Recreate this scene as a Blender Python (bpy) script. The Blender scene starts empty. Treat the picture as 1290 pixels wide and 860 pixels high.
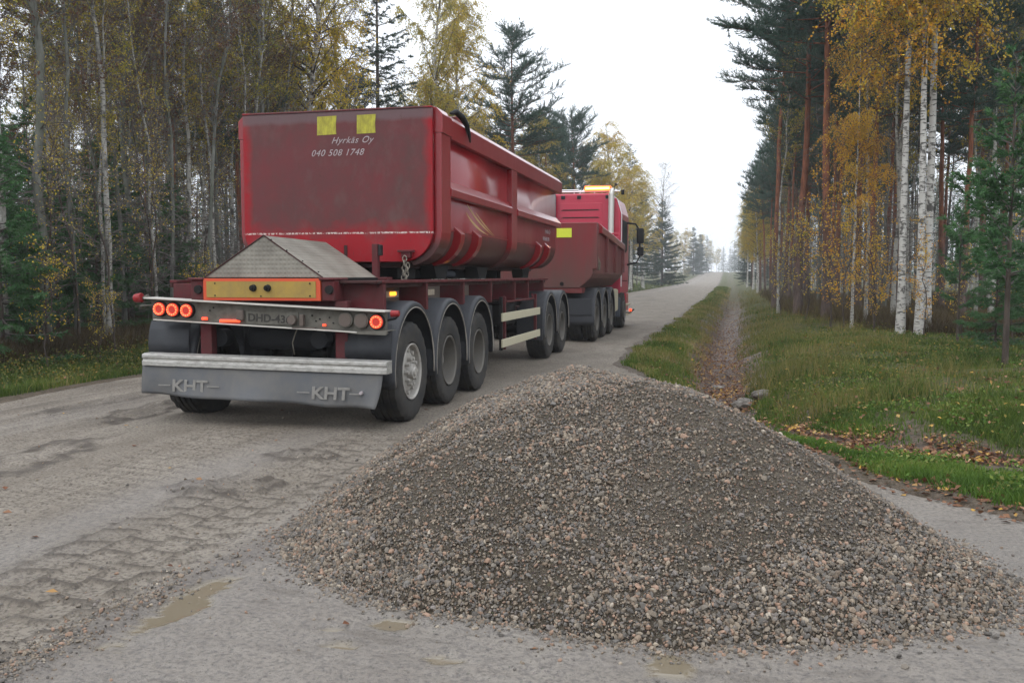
HAZE = True; EXPO = 0.12
import bpy, bmesh, math, random
import numpy as np
from mathutils import Vector, Matrix
PI = math.pi
rad = math.radians
sc = bpy.context.scene
COL = sc.collection

# ------------------------------------------------------------------ materials
class NT:
    def __init__(s, name):
        s.m = bpy.data.materials.new(name); s.m.use_nodes = True
        s.t = s.m.node_tree; s.N = s.t.nodes; s.b = s.N['Principled BSDF']; s.out = s.N['Material Output']
        s.co = s.N.new('ShaderNodeTexCoord')
    def link(s, a, b): s.t.links.new(a, b)
    def val(s, sock, v):
        if isinstance(v, bpy.types.NodeSocket): s.link(v, sock)
        elif v is not None:
            try: sock.default_value = v
            except Exception: sock.default_value = (*v, 1)
    def mapping(s, scale=(1, 1, 1), src='Object', loc=(0, 0, 0)):
        m = s.N.new('ShaderNodeMapping'); s.link(s.co.outputs[src], m.inputs[0])
        m.inputs['Scale'].default_value = scale; m.inputs['Location'].default_value = loc; return m.outputs[0]
    def noise(s, scale, detail=4, rough=.55, vec=None, dist=0):
        n = s.N.new('ShaderNodeTexNoise'); n.inputs['Scale'].default_value = scale
        n.inputs['Detail'].default_value = detail; n.inputs['Roughness'].default_value = rough
        n.inputs['Distortion'].default_value = dist
        s.link(vec if vec else s.co.outputs['Object'], n.inputs['Vector']); return n.outputs[0]
    def voro(s, scale, vec=None, feat='F1', out=0):
        n = s.N.new('ShaderNodeTexVoronoi'); n.feature = feat; n.inputs['Scale'].default_value = scale
        s.link(vec if vec else s.co.outputs['Object'], n.inputs['Vector']); return n.outputs[out]
    def ramp(s, f, stops, interp='LINEAR'):
        r = s.N.new('ShaderNodeValToRGB'); cr = r.color_ramp; cr.interpolation = interp
        while len(cr.elements) < len(stops): cr.elements.new(.5)
        for e, (p, c) in zip(cr.elements, stops):
            e.position = p; e.color = (*c, 1) if hasattr(c, '__len__') else (c, c, c, 1)
        s.link(f, r.inputs[0]); return r.outputs[0]
    def mix(s, f, a, b, mode='MIX'):
        n = s.N.new('ShaderNodeMix'); n.data_type = 'RGBA'; n.blend_type = mode
        s.val(n.inputs[0], f)
        for sock, v in ((n.inputs[6], a), (n.inputs[7], b)):
            if isinstance(v, bpy.types.NodeSocket): s.link(v, sock)
            else: sock.default_value = (*v, 1) if hasattr(v, '__len__') else (v, v, v, 1)
        return n.outputs[2]
    def math(s, op, a, b=None, c=None, clamp=False):
        n = s.N.new('ShaderNodeMath'); n.operation = op; n.use_clamp = clamp
        for i, v in enumerate((a, b, c)):
            if v is None: continue
            if isinstance(v, bpy.types.NodeSocket): s.link(v, n.inputs[i])
            else: n.inputs[i].default_value = v
        return n.outputs[0]
    def sep(s, src='Object'):
        n = s.N.new('ShaderNodeSeparateXYZ'); s.link(s.co.outputs[src], n.inputs[0]); return n.outputs
    def attr(s, name):
        n = s.N.new('ShaderNodeAttribute'); n.attribute_name = name; return n
    def bump(s, h, strength=.5, dist=.01):
        n = s.N.new('ShaderNodeBump'); n.inputs['Strength'].default_value = strength; n.inputs['Distance'].default_value = dist
        s.link(h, n.inputs['Height']); s.link(n.outputs[0], s.b.inputs['Normal']); return n
    def set(s, col=None, rough=None, metal=None, coat=None, spec=None):
        if col is not None: s.val(s.b.inputs['Base Color'], col if isinstance(col, bpy.types.NodeSocket) else (*col, 1))
        s.val(s.b.inputs['Roughness'], rough); s.val(s.b.inputs['Metallic'], metal)
        s.val(s.b.inputs['Specular IOR Level'], spec)
        if coat is not None:
            s.val(s.b.inputs['Coat Weight'], coat); s.b.inputs['Coat Roughness'].default_value = .16
        return s.m

M = {}
def dirty(name, col, dust, amount=.5, rough=.5, metal=0., scale=6, coat=None, streak=1.0, bump=.2):
    n = NT(name)
    v = n.mapping((1, 1, streak))
    a = n.noise(scale, 6, .65, v); f = n.ramp(a, [(.5-amount*.45, 1), (.78-amount*.2, 0)] if amount > .5 else [(.35, 0.15+amount*.5), (.7, amount)])
    b2 = n.noise(scale*9, 3, .6)
    f2 = n.math('MULTIPLY', f, n.math('ADD', n.math('MULTIPLY', b2, .8), .55), clamp=True)
    c = n.mix(f2, col, dust)
    n.set(c, n.math('ADD', n.math('MULTIPLY', f2, .5), rough, clamp=True), metal, coat, spec=.22)
    n.bump(b2, bump, .004)
    M[name] = n.m; return n.m

def redpaint(name, red, dust, zlow, zspan, coat=.7, amt=.45):
    """glossy paint, dust film growing towards the bottom, run-off streaks"""
    n = NT(name); s = n.sep()
    a = n.noise(2.2, 5, .6, n.mapping((1, 1, .35)))
    st = n.noise(9, 4, .7, n.mapping((1, 1, .07)))
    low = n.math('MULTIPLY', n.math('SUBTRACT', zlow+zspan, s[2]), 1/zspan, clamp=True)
    f = n.math('ADD', n.math('MULTIPLY', n.math('ADD', a, st), amt*.55), n.math('MULTIPLY', low, .5))
    f = n.math('MULTIPLY', n.math('SUBTRACT', f, .22), 1.25, clamp=True)
    fine = n.noise(60, 2, .6)
    c = n.mix(f, red, dust)
    if name == 'body_red':   # dark reflections below the half-pipe fold line, painted into the colour as grime
        fold_shade = n.math('MULTIPLY', n.math('SUBTRACT', n.math('ADD', zlow+.37, n.math('MULTIPLY', a, .22)), s[2]), 9, clamp=True)
        c = n.mix(n.math('MULTIPLY', fold_shade, .72), c, (.045, .032, .027)); f = n.math('MAXIMUM', f, n.math('MULTIPLY', fold_shade, .6))
    sp = n.ramp(n.voro(26), [(.035, 1), (.06, 0)])
    c = n.mix(n.math('MULTIPLY', sp, n.math('MULTIPLY', f, .8)), c, (.28, .23, .19))
    n.set(c, n.math('ADD', n.math('MULTIPLY', f, .45), .34), 0., n.math('SUBTRACT', coat, n.math('MULTIPLY', f, coat), clamp=True), spec=.3)
    n.bump(n.math('ADD', n.noise(3, 2), n.math('MULTIPLY', fine, .06)), .12, .02)
    M[name] = n.m

RED = (.225, .007, .014); DUSTR = (.060, .022, .019)
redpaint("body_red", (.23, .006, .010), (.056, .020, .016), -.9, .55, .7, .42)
redpaint('truck_red', (.22, .012, .02), (.115, .062, .052), -.8, 1.2, .35, .9)
redpaint('cab_red', (.46, .014, .045), (.36, .04, .07), -1.3, .6, .6, .3)
# tailgate: red rims, dull dusty field, scuffed white line
n = NT('tailgate_red'); s = n.sep()
ax = n.math('ABSOLUTE', s[0]); az = n.math('ABSOLUTE', s[2])
nz = n.noise(3, 5, .6); st = n.noise(14, 5, .7, n.mapping((1, 1, .06)))
ex = n.math('SUBTRACT', 1.15, ax); ez = n.math('SUBTRACT', n.math('ADD', s[2], .60), 0)
e = n.math('MINIMUM', n.math('MULTIPLY', ex, 11), n.math('MULTIPLY', ez, 5.))
e = n.math('ADD', e, n.math('MULTIPLY', n.math('SUBTRACT', nz, .5), 2.6), clamp=True)
cen = n.noise(1.6, 3, .5)
dust = n.mix(n.ramp(n.math('MULTIPLY', cen, st), [(.15, 0), (.38, 1)]), (.105, .034, .036), (.062, .045, .040))
dust = n.mix(n.ramp(n.math('ADD', nz, n.math('MULTIPLY', st, .35)), [(.55, 0), (.9, .6)]), dust, (.165, .024, .03))
c = n.mix(n.math('MULTIPLY', e, .93), (.27, .008, .014), dust)
top = n.ramp(n.math('ADD', s[2], n.math('MULTIPLY', nz, .12)), [(.0, 0), (.79, 0), (.84, .75), (.95, .8)])
c = n.mix(top, c, (.13, .09, .095))
lx = n.math('SUBTRACT', n.math('ABSOLUTE', n.math('ADD', s[2], n.math('ADD', n.math('MULTIPLY', n.noise(9, 3), .012), .525))), 0)
ln = n.math('MULTIPLY', n.math('LESS_THAN', lx, .0095), n.math('GREATER_THAN', n.noise(30, 4, .8, n.mapping((1, 1, .5))), .49))
c = n.mix(n.math('MULTIPLY', ln, .85), c, (.62, .55, .5))
sc1 = n.math('GREATER_THAN', n.noise(45, 4, .75, n.mapping((.25, 1, 1))), .72)
c = n.mix(n.math('MULTIPLY', sc1, .35), c, (.3, .2, .19))
ol = n.ramp(n.noise(2.3, 3, .5, n.mapping((1.6, 1, 1), loc=(3, 2, 7))), [(.62, 0), (.75, .3)])
c = n.mix(ol, c, (.12, .09, .08))
rs = n.noise(26, 5, .8, n.mapping((1, 1, .22), loc=(5, 1, 2)))
c = n.mix(n.ramp(rs, [(.60, 0), (.70, .55)]), c, (.075, .032, .024))
c = n.mix(n.ramp(n.noise(4.5, 6, .75, n.mapping((1, 1, .6), loc=(1, 9, 4))), [(.52, 0), (.66, .22)]), c, (.13, .085, .08))
n.set(c, .55, 0, .05, spec=.2); n.bump(n.noise(70, 3), .15, .003); M['tailgate_red'] = n.m

dirty('frame_red', (.105, .014, .018), (.065, .038, .034), .7, .5)
dirty('chassis_brown', (.045, .014, .014), (.055, .036, .030), .75, .6)
dirty('panel_taupe', (.14, .112, .096), (.09, .072, .06), .5, .6)
dirty('tape_beige', (.55, .47, .36), (.30, .25, .2), .6, .5)
dirty('lampbeam_grey', (.135, .128, .108), (.07, .064, .053), .7, .6, .1, 9)
dirty('edge_bright', (.62, .6, .55), (.38, .35, .31), .5, .35, .6, 12)
dirty('alu_worn', (.50, .49, .46), (.095, .078, .06), .95, .36, .6, 11, streak=2.5)
dirty('guard_alu', (.62, .58, .42), (.40, .36, .27), .5, .45, .3, 9)
dirty('flap_rubber', (.105, .11, .118), (.17, .16, .145), .6, .6, 0, 3.2, bump=.1)
dirty('flap_letter', (.27, .26, .24), (.15, .142, .13), .7, .7, 0, 14)
dirty('fender_plastic', (.022, .027, .036), (.075, .072, .07), .45, .30, 0, 5)
dirty('fender_edge', (.34, .31, .27), (.2, .18, .16), .6, .6, 0, 12)
dirty('tyre_rubber', (.020, .021, .023), (.075, .068, .058), .55, .7, 0, 5)
dirty('rim_steel', (.13, .122, .11), (.17, .155, .13), .7, .6, .2, 8)
dirty('rim_bright', (.42, .40, .37), (.28, .26, .225), .7, .5, .3, 9)
dirty('under_dark', (.010, .010, .011), (.022, .02, .018), .5, .7)
dirty('tank_dark', (.02, .024, .032), (.045, .042, .038), .5, .5)
dirty('black_rubber', (.012, .012, .013), (.03, .03, .03), .3, .45)
dirty('deck_checker', (.42, .395, .35), (.30, .275, .235), .6, .5, .25, 4)
dirty('board_orange', (.66, .075, .03), (.42, .10, .05), .5, .45, 0, 7)
dirty('board_yellow', (.36, .24, .055), (.20, .15, .07), .7, .5, 0, 5)
dirty('sticker_yellow', (.46, .42, .05), (.13, .115, .045), .62, .5, 0, 22, streak=.4)
dirty('sticker_lime', (.72, .80, .05), (.5, .5, .1), .3, .45, 0, 12)
dirty('letter_silver', (.42, .38, .39), (.28, .22, .22), .6, .5, .1, 20)
dirty('letter_plate', (.035, .033, .03), (.06, .055, .05), .6, .6, 0, 20)
dirty('gold_line', (.60, .46, .20), (.45, .25, .14), .5, .4, .2, 14)
dirty('red_marker', (.22, .012, .014), (.3, .05, .05), .3, .25)
dirty('exhaust_steel', (.78, .76, .72), (.55, .52, .48), .5, .3, .7)
dirty('chain_steel', (.34, .31, .26), (.2, .17, .13), .6, .5, .6, 20)
dirty('slate_plastic', (.045, .06, .085), (.09, .09, .09), .4, .5)
dirty('roof_rail', (.8, .8, .8), (.6, .6, .6), .3, .25, .7)
# chequer plate pattern
n = NT('deck_plate'); br = n.N.new('ShaderNodeTexWave'); br.inputs['Scale'].default_value = 9; br.bands_direction = 'DIAGONAL'
w1 = n.N.new('ShaderNodeTexWave'); w1.bands_direction = 'X'; w1.inputs['Scale'].default_value = 7.2
w2 = n.N.new('ShaderNodeTexWave'); w2.bands_direction = 'Z'; w2.inputs['Scale'].default_value = 7.2
w3 = n.N.new('ShaderNodeTexWave'); w3.bands_direction = 'Y'; w3.inputs['Scale'].default_value = 7.2
for w in (w1, w2, w3): n.link(n.co.outputs['Object'], w.inputs[0])
h = n.math('ADD', n.math('MULTIPLY', w1.outputs[1], n.math('ADD', w2.outputs[1], w3.outputs[1])), 0)
dd = n.noise(2.4, 5, .65); c = n.mix(n.ramp(dd, [(.35, 0), (.65, 1)]), (.27, .252, .21), (.155, .14, .115))
c = n.mix(n.math('MULTIPLY', n.ramp(h, [(.5, 0), (1.0, 1)]), .30), c, (.19, .175, .145))
n.set(c, .55, .15); n.bump(h, .5, .006); M['deck_plate'] = n.m

def emit(name, col, strength, base=(.3, .02, .01)):
    n = NT(name); n.set(base, .3); n.b.inputs['Emission Color'].default_value = (*col, 1)
    n.b.inputs['Emission Strength'].default_value = strength; M[name] = n.m
emit('lamp_ring', (1, .085, .03), 1.9)
emit('lamp_core', (1, .05, .02), .26, (.25, .02, .015))
emit('led_red', (1, .06, .02), 2.5); emit('led_hot', (1, .25, .10), 2.6)
emit('led_orange', (1, .33, .02), 4)
emit('beacon_core', (1, .45, .08), 9, (.8, .4, .1)); emit('beacon_amber', (1, .13, .008), 2.2, (.3, .05, .01))

# --- nature materials
def leafmat(name, stops, trans=.35, rough=.55):
    n = NT(name); a = n.attr('tint')
    oi = n.N.new('ShaderNodeObjectInfo')
    f = n.math('ADD', n.math('MULTIPLY', a.outputs['Fac'], .82), n.math('MULTIPLY', oi.outputs['Random'], .18))
    c = n.ramp(f, stops)
    n.set(c, rough, 0, spec=.12)
    t = n.N.new('ShaderNodeBsdfTranslucent'); n.link(c, t.inputs[0])
    m = n.N.new('ShaderNodeMixShader'); m.inputs[0].default_value = trans
    n.link(n.b.outputs[0], m.inputs[1]); n.link(t.outputs[0], m.inputs[2]); n.link(m.outputs[0], n.out.inputs[0])
    M[name] = n.m
leafmat('leaf_yellow', [(0, (.20, .21, .03)), (.3, (.42, .36, .04)), (.6, (.62, .45, .05)), (.85, (.60, .37, .04)), (1, (.34, .18, .03))])
leafmat('leaf_ochre', [(0, (.13, .16, .03)), (.3, (.31, .29, .05)), (.6, (.50, .38, .06)), (.85, (.42, .27, .05)), (1, (.18, .11, .04))])
leafmat('leaf_orange', [(0, (.46, .36, .04)), (.4, (.66, .42, .04)), (.7, (.68, .33, .03)), (1, (.45, .17, .03))])
leafmat('leaf_brown', [(0, (.10, .055, .036)), (.4, (.13, .06, .042)), (.66, (.19, .12, .05)), (.84, (.36, .29, .07)), (1, (.19, .21, .06))])
leafmat('leaf_olive', [(0, (.13, .16, .03)), (.4, (.28, .27, .04)), (.75, (.45, .34, .05)), (1, (.32, .22, .04))])
leafmat('leaf_bilberry', [(0, (.05, .075, .02)), (.45, (.09, .12, .03)), (.75, (.16, .15, .04)), (.9, (.28, .22, .05)), (1, (.22, .10, .04))])
leafmat('needle_pine', [(0, (.028, .062, .045)), (.5, (.055, .108, .080)), (1, (.10, .16, .115))], .2)
leafmat('needle_spruce', [(0, (.018, .042, .030)), (.5, (.036, .072, .048)), (1, (.065, .10, .06))], .15)
leafmat('needle_young', [(0, (.035, .095, .035)), (.5, (.065, .155, .055)), (1, (.12, .22, .09))], .25)
leafmat('grass_green', [(0, (.035, .06, .014)), (.35, (.075, .12, .022)), (.58, (.13, .17, .035)), (.78, (.24, .205, .07)), (1, (.32, .24, .12))], .3)
leafmat('grass_bright', [(0, (.05, .095, .018)), (.5, (.09, .165, .028)), (.8, (.15, .205, .04)), (1, (.27, .23, .09))], .3)
leafmat('grass_dry', [(0, (.11, .12, .035)), (.4, (.20, .17, .055)), (.7, (.33, .25, .10)), (1, (.42, .33, .18))], .3)
leafmat('litter', [(0, (.08, .035, .02)), (.4, (.16, .07, .038)), (.68, (.25, .14, .08)), (.84, (.45, .27, .05)), (.93, (.40, .33, .27)), (1, (.55, .50, .45))], .1)
leafmat('brush_brown', [(0, (.05, .04, .022)), (.5, (.10, .07, .035)), (.8, (.14, .13, .04)), (1, (.24, .17, .06))], .1)

def bark(name, fn):
    n = NT(name); fn(n); M[name] = n.m
def b_birch(n):
    s = n.sep()
    v = n.mapping((7, 7, 26)); a = n.noise(1.0, 3, .6, v)
    dash = n.ramp(a, [(.54, 0), (.60, 1)])
    v2 = n.mapping((4, 4, 3.0)); b = n.noise(1.0, 3, .6, v2); patch = n.ramp(b, [(.56, 0), (.63, 1)])
    f = n.math('MAXIMUM', n.math('MULTIPLY', dash, .85), n.math('MULTIPLY', patch, .9))
    base = n.mix(n.noise(5, 3), (.56, .55, .51), (.38, .36, .33))
    c = n.mix(f, base, (.045, .04, .036))
    n.set(c, .75, spec=.15); n.bump(a, .4, .01)
def b_grey(n):
    a = n.noise(1.0, 4, .6, n.mapping((9, 9, 3))); b = n.noise(.9, 2)
    c = n.mix(n.ramp(a, [(.35, 0), (.65, 1)]), (.11, .112, .10), (.21, .21, .19))
    c = n.mix(n.ramp(b, [(.4, 0), (.6, .6)]), c, (.08, .092, .058)); n.set(c, .85, spec=.1); n.bump(a, .5, .01)
def b_brown(n):
    a = n.noise(1.0, 4, .6, n.mapping((12, 12, 2.5)))
    c = n.mix(n.ramp(a, [(.35, 0), (.65, 1)]), (.05, .04, .034), (.11, .088, .072)); n.set(c, .9, spec=.1); n.bump(a, .7, .02)
def b_pine(n):
    s = n.sep(); a = n.noise(1.0, 4, .6, n.mapping((12, 12, 3)))
    k = n.math('MULTIPLY', n.math('SUBTRACT', n.math('ADD', s[2], n.math('MULTIPLY', a, 3)), 2.8), .3, clamp=True)
    lo = n.mix(n.ramp(a, [(.35, 0), (.65, 1)]), (.07, .052, .046), (.145, .108, .094))
    hi = n.mix(n.ramp(a, [(.35, 0), (.65, 1)]), (.14, .056, .034), (.26, .105, .06))
    n.set(n.mix(k, lo, hi), .85, spec=.1); n.bump(a, .7, .02)
def b_pale(n):
    a = n.noise(1.0, 3, .6, n.mapping((7, 7, 22))); b = n.noise(1.0, 3, .6, n.mapping((4, 4, 2.4)))
    f = n.math('MAXIMUM', n.math('MULTIPLY', n.ramp(a, [(.56, 0), (.63, 1)]), .85), n.math('MULTIPLY', n.ramp(b, [(.50, 0), (.62, 1)]), .85))
    c = n.mix(f, n.mix(n.noise(5, 3), (.42, .41, .37), (.26, .25, .22)), (.045, .04, .036)); n.set(c, .8, spec=.1); n.bump(a, .4, .01)
bark('bark_pale', b_pale)
bark('bark_birch', b_birch); bark('bark_grey', b_grey); bark('bark_brown', b_brown); bark('bark_pine', b_pine)
n = NT('twig_dark'); n.set((.105, .088, .078), .8); M['twig_dark'] = n.m
n = NT('twig_grey'); n.set((.24, .215, .20), .8); M['twig_grey'] = n.m

# road: mud and packed gravel; 'wet' = water film, 'pud' = muddy puddle, 'loose' = dry loose grit
n = NT('road_gravel')
wet = n.attr('wet').outputs['Fac']; pud = n.attr('pud').outputs['Fac']; loose = n.attr('loose').outputs['Fac']
a = n.noise(1.0, 7, .68, n.mapping((1.5, .7, 1))); g = n.noise(38, 5, .7); g2 = n.noise(170, 3, .7)
smear = n.noise(1.0, 5, .65, n.mapping((1.6, 7, 1)))
stv = n.voro(55); stones = n.ramp(stv, [(.10, 1), (.22, 0)])
stc = n.voro(55, out=1)
c = n.mix(n.ramp(a, [(.35, 0), (.65, 1)]), (.170, .140, .106), (.272, .236, .190))
c = n.mix(n.ramp(g, [(.38, .95), (.54, 0)]), c, (.075, .06, .046))
c = n.mix(n.math('MULTIPLY', stones, n.math('ADD', n.math('MULTIPLY', loose, .6), .22)), c, n.mix(.6, stc, (.27, .24, .20)))
c = n.mix(loose, c, n.mix(n.ramp(g, [(.4, 0), (.6, 1)]), (.075, .06, .047), (.17, .142, .112)))
w1 = n.math('MULTIPLY', wet, n.math('ADD', n.math('MULTIPLY', smear, .9), .25), clamp=True)
c = n.mix(n.math('MULTIPLY', w1, .55), c, (.212, .196, .186))
c = n.mix(n.math('MULTIPLY', n.ramp(smear, [(.55, 0), (.68, 1)]), n.math('MULTIPLY', wet, .5)), c, (.085, .068, .05))
c = n.mix(pud, c, (.155, .128, .088))
r = n.math('SUBTRACT', .85, n.math('MULTIPLY', w1, .56))
r = n.math('SUBTRACT', r, n.math('MULTIPLY', pud, .36))
n.set(c, r, 0, spec=.5)
dry = n.math('SUBTRACT', 1.0, n.math('MULTIPLY', pud, .97))
hh = n.math('MULTIPLY', n.math('ADD', n.math('MULTIPLY', g, 1.0), n.math('ADD', n.math('MULTIPLY', g2, .35), n.math('MULTIPLY', stones, .6))), dry)
cut = n.attr('cut').outputs['Fac']
c = n.mix(n.math('MULTIPLY', cut, .85), c, (.062, .048, .036)); n.set(c)
n.bump(hh, 1.0, .016); M['road_gravel'] = n.m

n = NT('forest_ground')
gr = n.attr('grass').outputs['Fac']; dt = n.attr('ditch').outputs['Fac']
a = n.noise(1.2, 6, .6); b = n.noise(16, 5, .7); d = n.noise(60, 3, .7)
c = n.mix(n.ramp(a, [(.4, 0), (.6, 1)]), (.075, .058, .032), (.10, .095, .035))
c = n.mix(n.ramp(b, [(.45, 0), (.6, .8)]), c, (.05, .07, .02))
c = n.mix(n.math('MULTIPLY', gr, .8), c, n.mix(n.ramp(b, [(.4, 0), (.6, 1)]), (.045, .062, .016), (.085, .08, .03)))
c = n.mix(dt, c, n.mix(n.ramp(b, [(.4, 0), (.6, 1)]), (.05, .033, .024), (.13, .09, .068)))
n.set(c, n.math('SUBTRACT', .95, n.math('MULTIPLY', dt, .5)), spec=.25); n.bump(n.math('ADD', b, n.math('MULTIPLY', d, .4)), .9, .05); M['forest_ground'] = n.m

n = NT('pile_fines')
a = n.noise(1.1, 5, .6); g = n.noise(60, 4, .75); g2 = n.noise(230, 3, .7)
c = n.mix(n.ramp(a, [(.38, 0), (.62, 1)]), (.150, .124, .092), (.200, .168, .130))
c = n.mix(n.ramp(g, [(.38, .8), (.58, 0)]), c, (.062, .05, .037))
c = n.mix(n.ramp(n.voro(120), [(.12, .5), (.25, 0)]), c, n.mix(.6, n.voro(120, out=1), (.3, .25, .22)))
n.set(c, .9, spec=.15); n.bump(n.math('ADD', g, n.math('MULTIPLY', g2, .6)), 1, .035); M['pile_fines'] = n.m
n = NT('rock'); a = n.noise(9, 5, .7); n.set(n.mix(n.ramp(a, [(.4, 0), (.6, 1)]), (.09, .078, .066), (.20, .18, .155)), .8); n.bump(a, .6, .02); M['rock'] = n.m
n = NT('stone_mix'); c = n.attr('scol').outputs['Color']
gg = n.noise(120, 3, .6); c = n.mix(n.ramp(gg, [(.45, 0), (.75, .55)]), c, (.150, .122, .095))
n.set(c, .8, spec=.25); M['stone_mix'] = n.m

# ------------------------------------------------------------------ object helpers
def tag(o, label=None, cat=None, group=None, kind=None):
    if label: o['label'] = label
    if cat: o['category'] = cat
    if group: o['group'] = group
    if kind: o['kind'] = kind
    return o
ORG = {}
def empty(name, loc, label=None, cat=None, group=None, parent=None):
    o = bpy.data.objects.new(name, None); COL.objects.link(o); o.empty_display_size = .2
    ORG[o.name] = Vector(loc)
    if parent: o.parent = parent; o.location = Vector(loc)-ORG[parent.name]
    else: o.location = loc
    return tag(o, label, cat, group)
def link_mesh(name, me, parent=None, loc=(0, 0, 0), label=None):
    o = bpy.data.objects.new(name, me); COL.objects.link(o); loc = Vector(loc)
    ORG[o.name] = loc
    if parent: o.parent = parent; o.location = loc-ORG[parent.name]
    else: o.location = loc
    if label: o['label'] = label
    return o
class MB:
    def __init__(s): s.v = []; s.f = []
    def add(s, vs, fs):
        k = len(s.v); s.v += [tuple(p) for p in vs]; s.f += [tuple(i+k for i in f) for f in fs]; return s
    def box(s, x0, x1, y0, y1, z0, z1, sh=None):
        vs = [(x, y, z) for z in (z0, z1) for y in (y0, y1) for x in (x0, x1)]
        if sh: vs = [(x, y, z+sh(x)) for x, y, z in vs]
        return s.add(vs, [(0, 2, 3, 1), (4, 5, 7, 6), (0, 1, 5, 4), (2, 6, 7, 3), (0, 4, 6, 2), (1, 3, 7, 5)])
    def prism(s, poly, axis, a, b):
        """poly = 2-D outline in the plane normal to axis, extruded from a to b"""
        def mk(p, t): return {'x': (t, p[0], p[1]), 'y': (p[0], t, p[1]), 'z': (p[0], p[1], t)}[axis]
        m = len(poly); vs = [mk(p, a) for p in poly]+[mk(p, b) for p in poly]
        return s.add(vs, [tuple(range(m))[::-1], tuple(range(m, 2*m))]+[(i, (i+1) % m, m+(i+1) % m, m+i) for i in range(m)])
    def cyl(s, p0, p1, r0, r1=None, n=16, caps=True):
        r1 = r0 if r1 is None else r1; p0 = Vector(p0); p1 = Vector(p1); d = (p1-p0).normalized()
        u = d.orthogonal().normalized(); w = d.cross(u)
        vs = [p+(u*math.cos(a)+w*math.sin(a))*r for p, r in ((p0, r0), (p1, r1)) for a in [2*PI*i/n for i in range(n)]]
        fs = [(i, (i+1) % n, n+(i+1) % n, n+i) for i in range(n)]
        if caps: fs += [tuple(range(n))[::-1], tuple(range(n, 2*n))]
        return s.add(vs, fs)
    def tube(s, pts, r, n=8):
        pts = [Vector(p) for p in pts]; rs = r if hasattr(r, '__len__') else [r]*len(pts); vs = []
        for i, p in enumerate(pts):
            d = (pts[min(i+1, len(pts)-1)]-pts[max(i-1, 0)]).normalized()
            ref = Vector((0, 0, 1)) if abs(d.z) < .9 else Vector((1, 0, 0))
            u = d.cross(ref).normalized(); w = d.cross(u)
            vs += [p+(u*math.cos(2*PI*k/n)+w*math.sin(2*PI*k/n))*rs[i] for k in range(n)]
        fs = [(i*n+k, i*n+(k+1) % n, (i+1)*n+(k+1) % n, (i+1)*n+k) for i in range(len(pts)-1) for k in range(n)]
        fs += [tuple(range(n))[::-1], tuple(range((len(pts)-1)*n, len(pts)*n))]
        return s.add(vs, fs)
    def lathe(s, prof, c, n=48, rf=None, closed=False):
        """profile (x offset, radius) round the X axis through c"""
        vs = []
        for j, (x, r) in enumerate(prof):
            for i in range(n):
                rr = r if rf is None else rf(j, i, r); a = 2*PI*i/n
                vs.append((c[0]+x, c[1]+rr*math.cos(a), c[2]+rr*math.sin(a)))
        m = len(prof)
        fs = [(j*n+i, j*n+(i+1) % n, (j+1)*n+(i+1) % n, (j+1)*n+i) for j in range(m-1) for i in range(n)]
        return s.add(vs, fs)
    def build(s, name, mat, parent=None, smooth=False, bevel=0, solid=0, label=None, seg=2):
        v = np.array(s.v); c = (v.min(0)+v.max(0))/2
        me = bpy.data.meshes.new(name); me.from_pydata([tuple(p) for p in (v-c)], [], s.f); me.update()
        bm = bmesh.new(); bm.from_mesh(me); bmesh.ops.recalc_face_normals(bm, faces=bm.faces); bm.to_mesh(me); bm.free()
        me.materials.append(M[mat]); o = link_mesh(name, me, parent, c, label)
        if smooth:
            for p in me.polygons: p.use_smooth = True
            if smooth == 'auto':
                me.set_sharp_from_angle(angle=rad(35))
        if solid: m = o.modifiers.new('s', 'SOLIDIFY'); m.thickness = solid; m.offset = 0
        if bevel: m = o.modifiers.new('b', 'BEVEL'); m.width = bevel; m.segments = seg; m.limit_method = 'ANGLE'; m.angle_limit = rad(40)
        return o
def text(name, body, size, loc, rot, mat, parent, extrude=.002, shear=0, space=1., bold=0, sx=1, align='LEFT'):
    cu = bpy.data.curves.new(name, 'FONT'); cu.body = body; cu.size = size; cu.extrude = extrude; cu.shear = shear
    cu.space_character = space; cu.offset = bold; cu.align_x = align
    o = bpy.data.objects.new('tmp', cu); COL.objects.link(o)
    dg = bpy.context.evaluated_depsgraph_get(); me = bpy.data.meshes.new_from_object(o.evaluated_get(dg))
    bpy.data.objects.remove(o); me.materials.clear(); me.materials.append(M[mat])
    t = link_mesh(name, me, parent, loc); t.rotation_euler = rot; t.scale = (sx, 1, 1); return t

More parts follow.
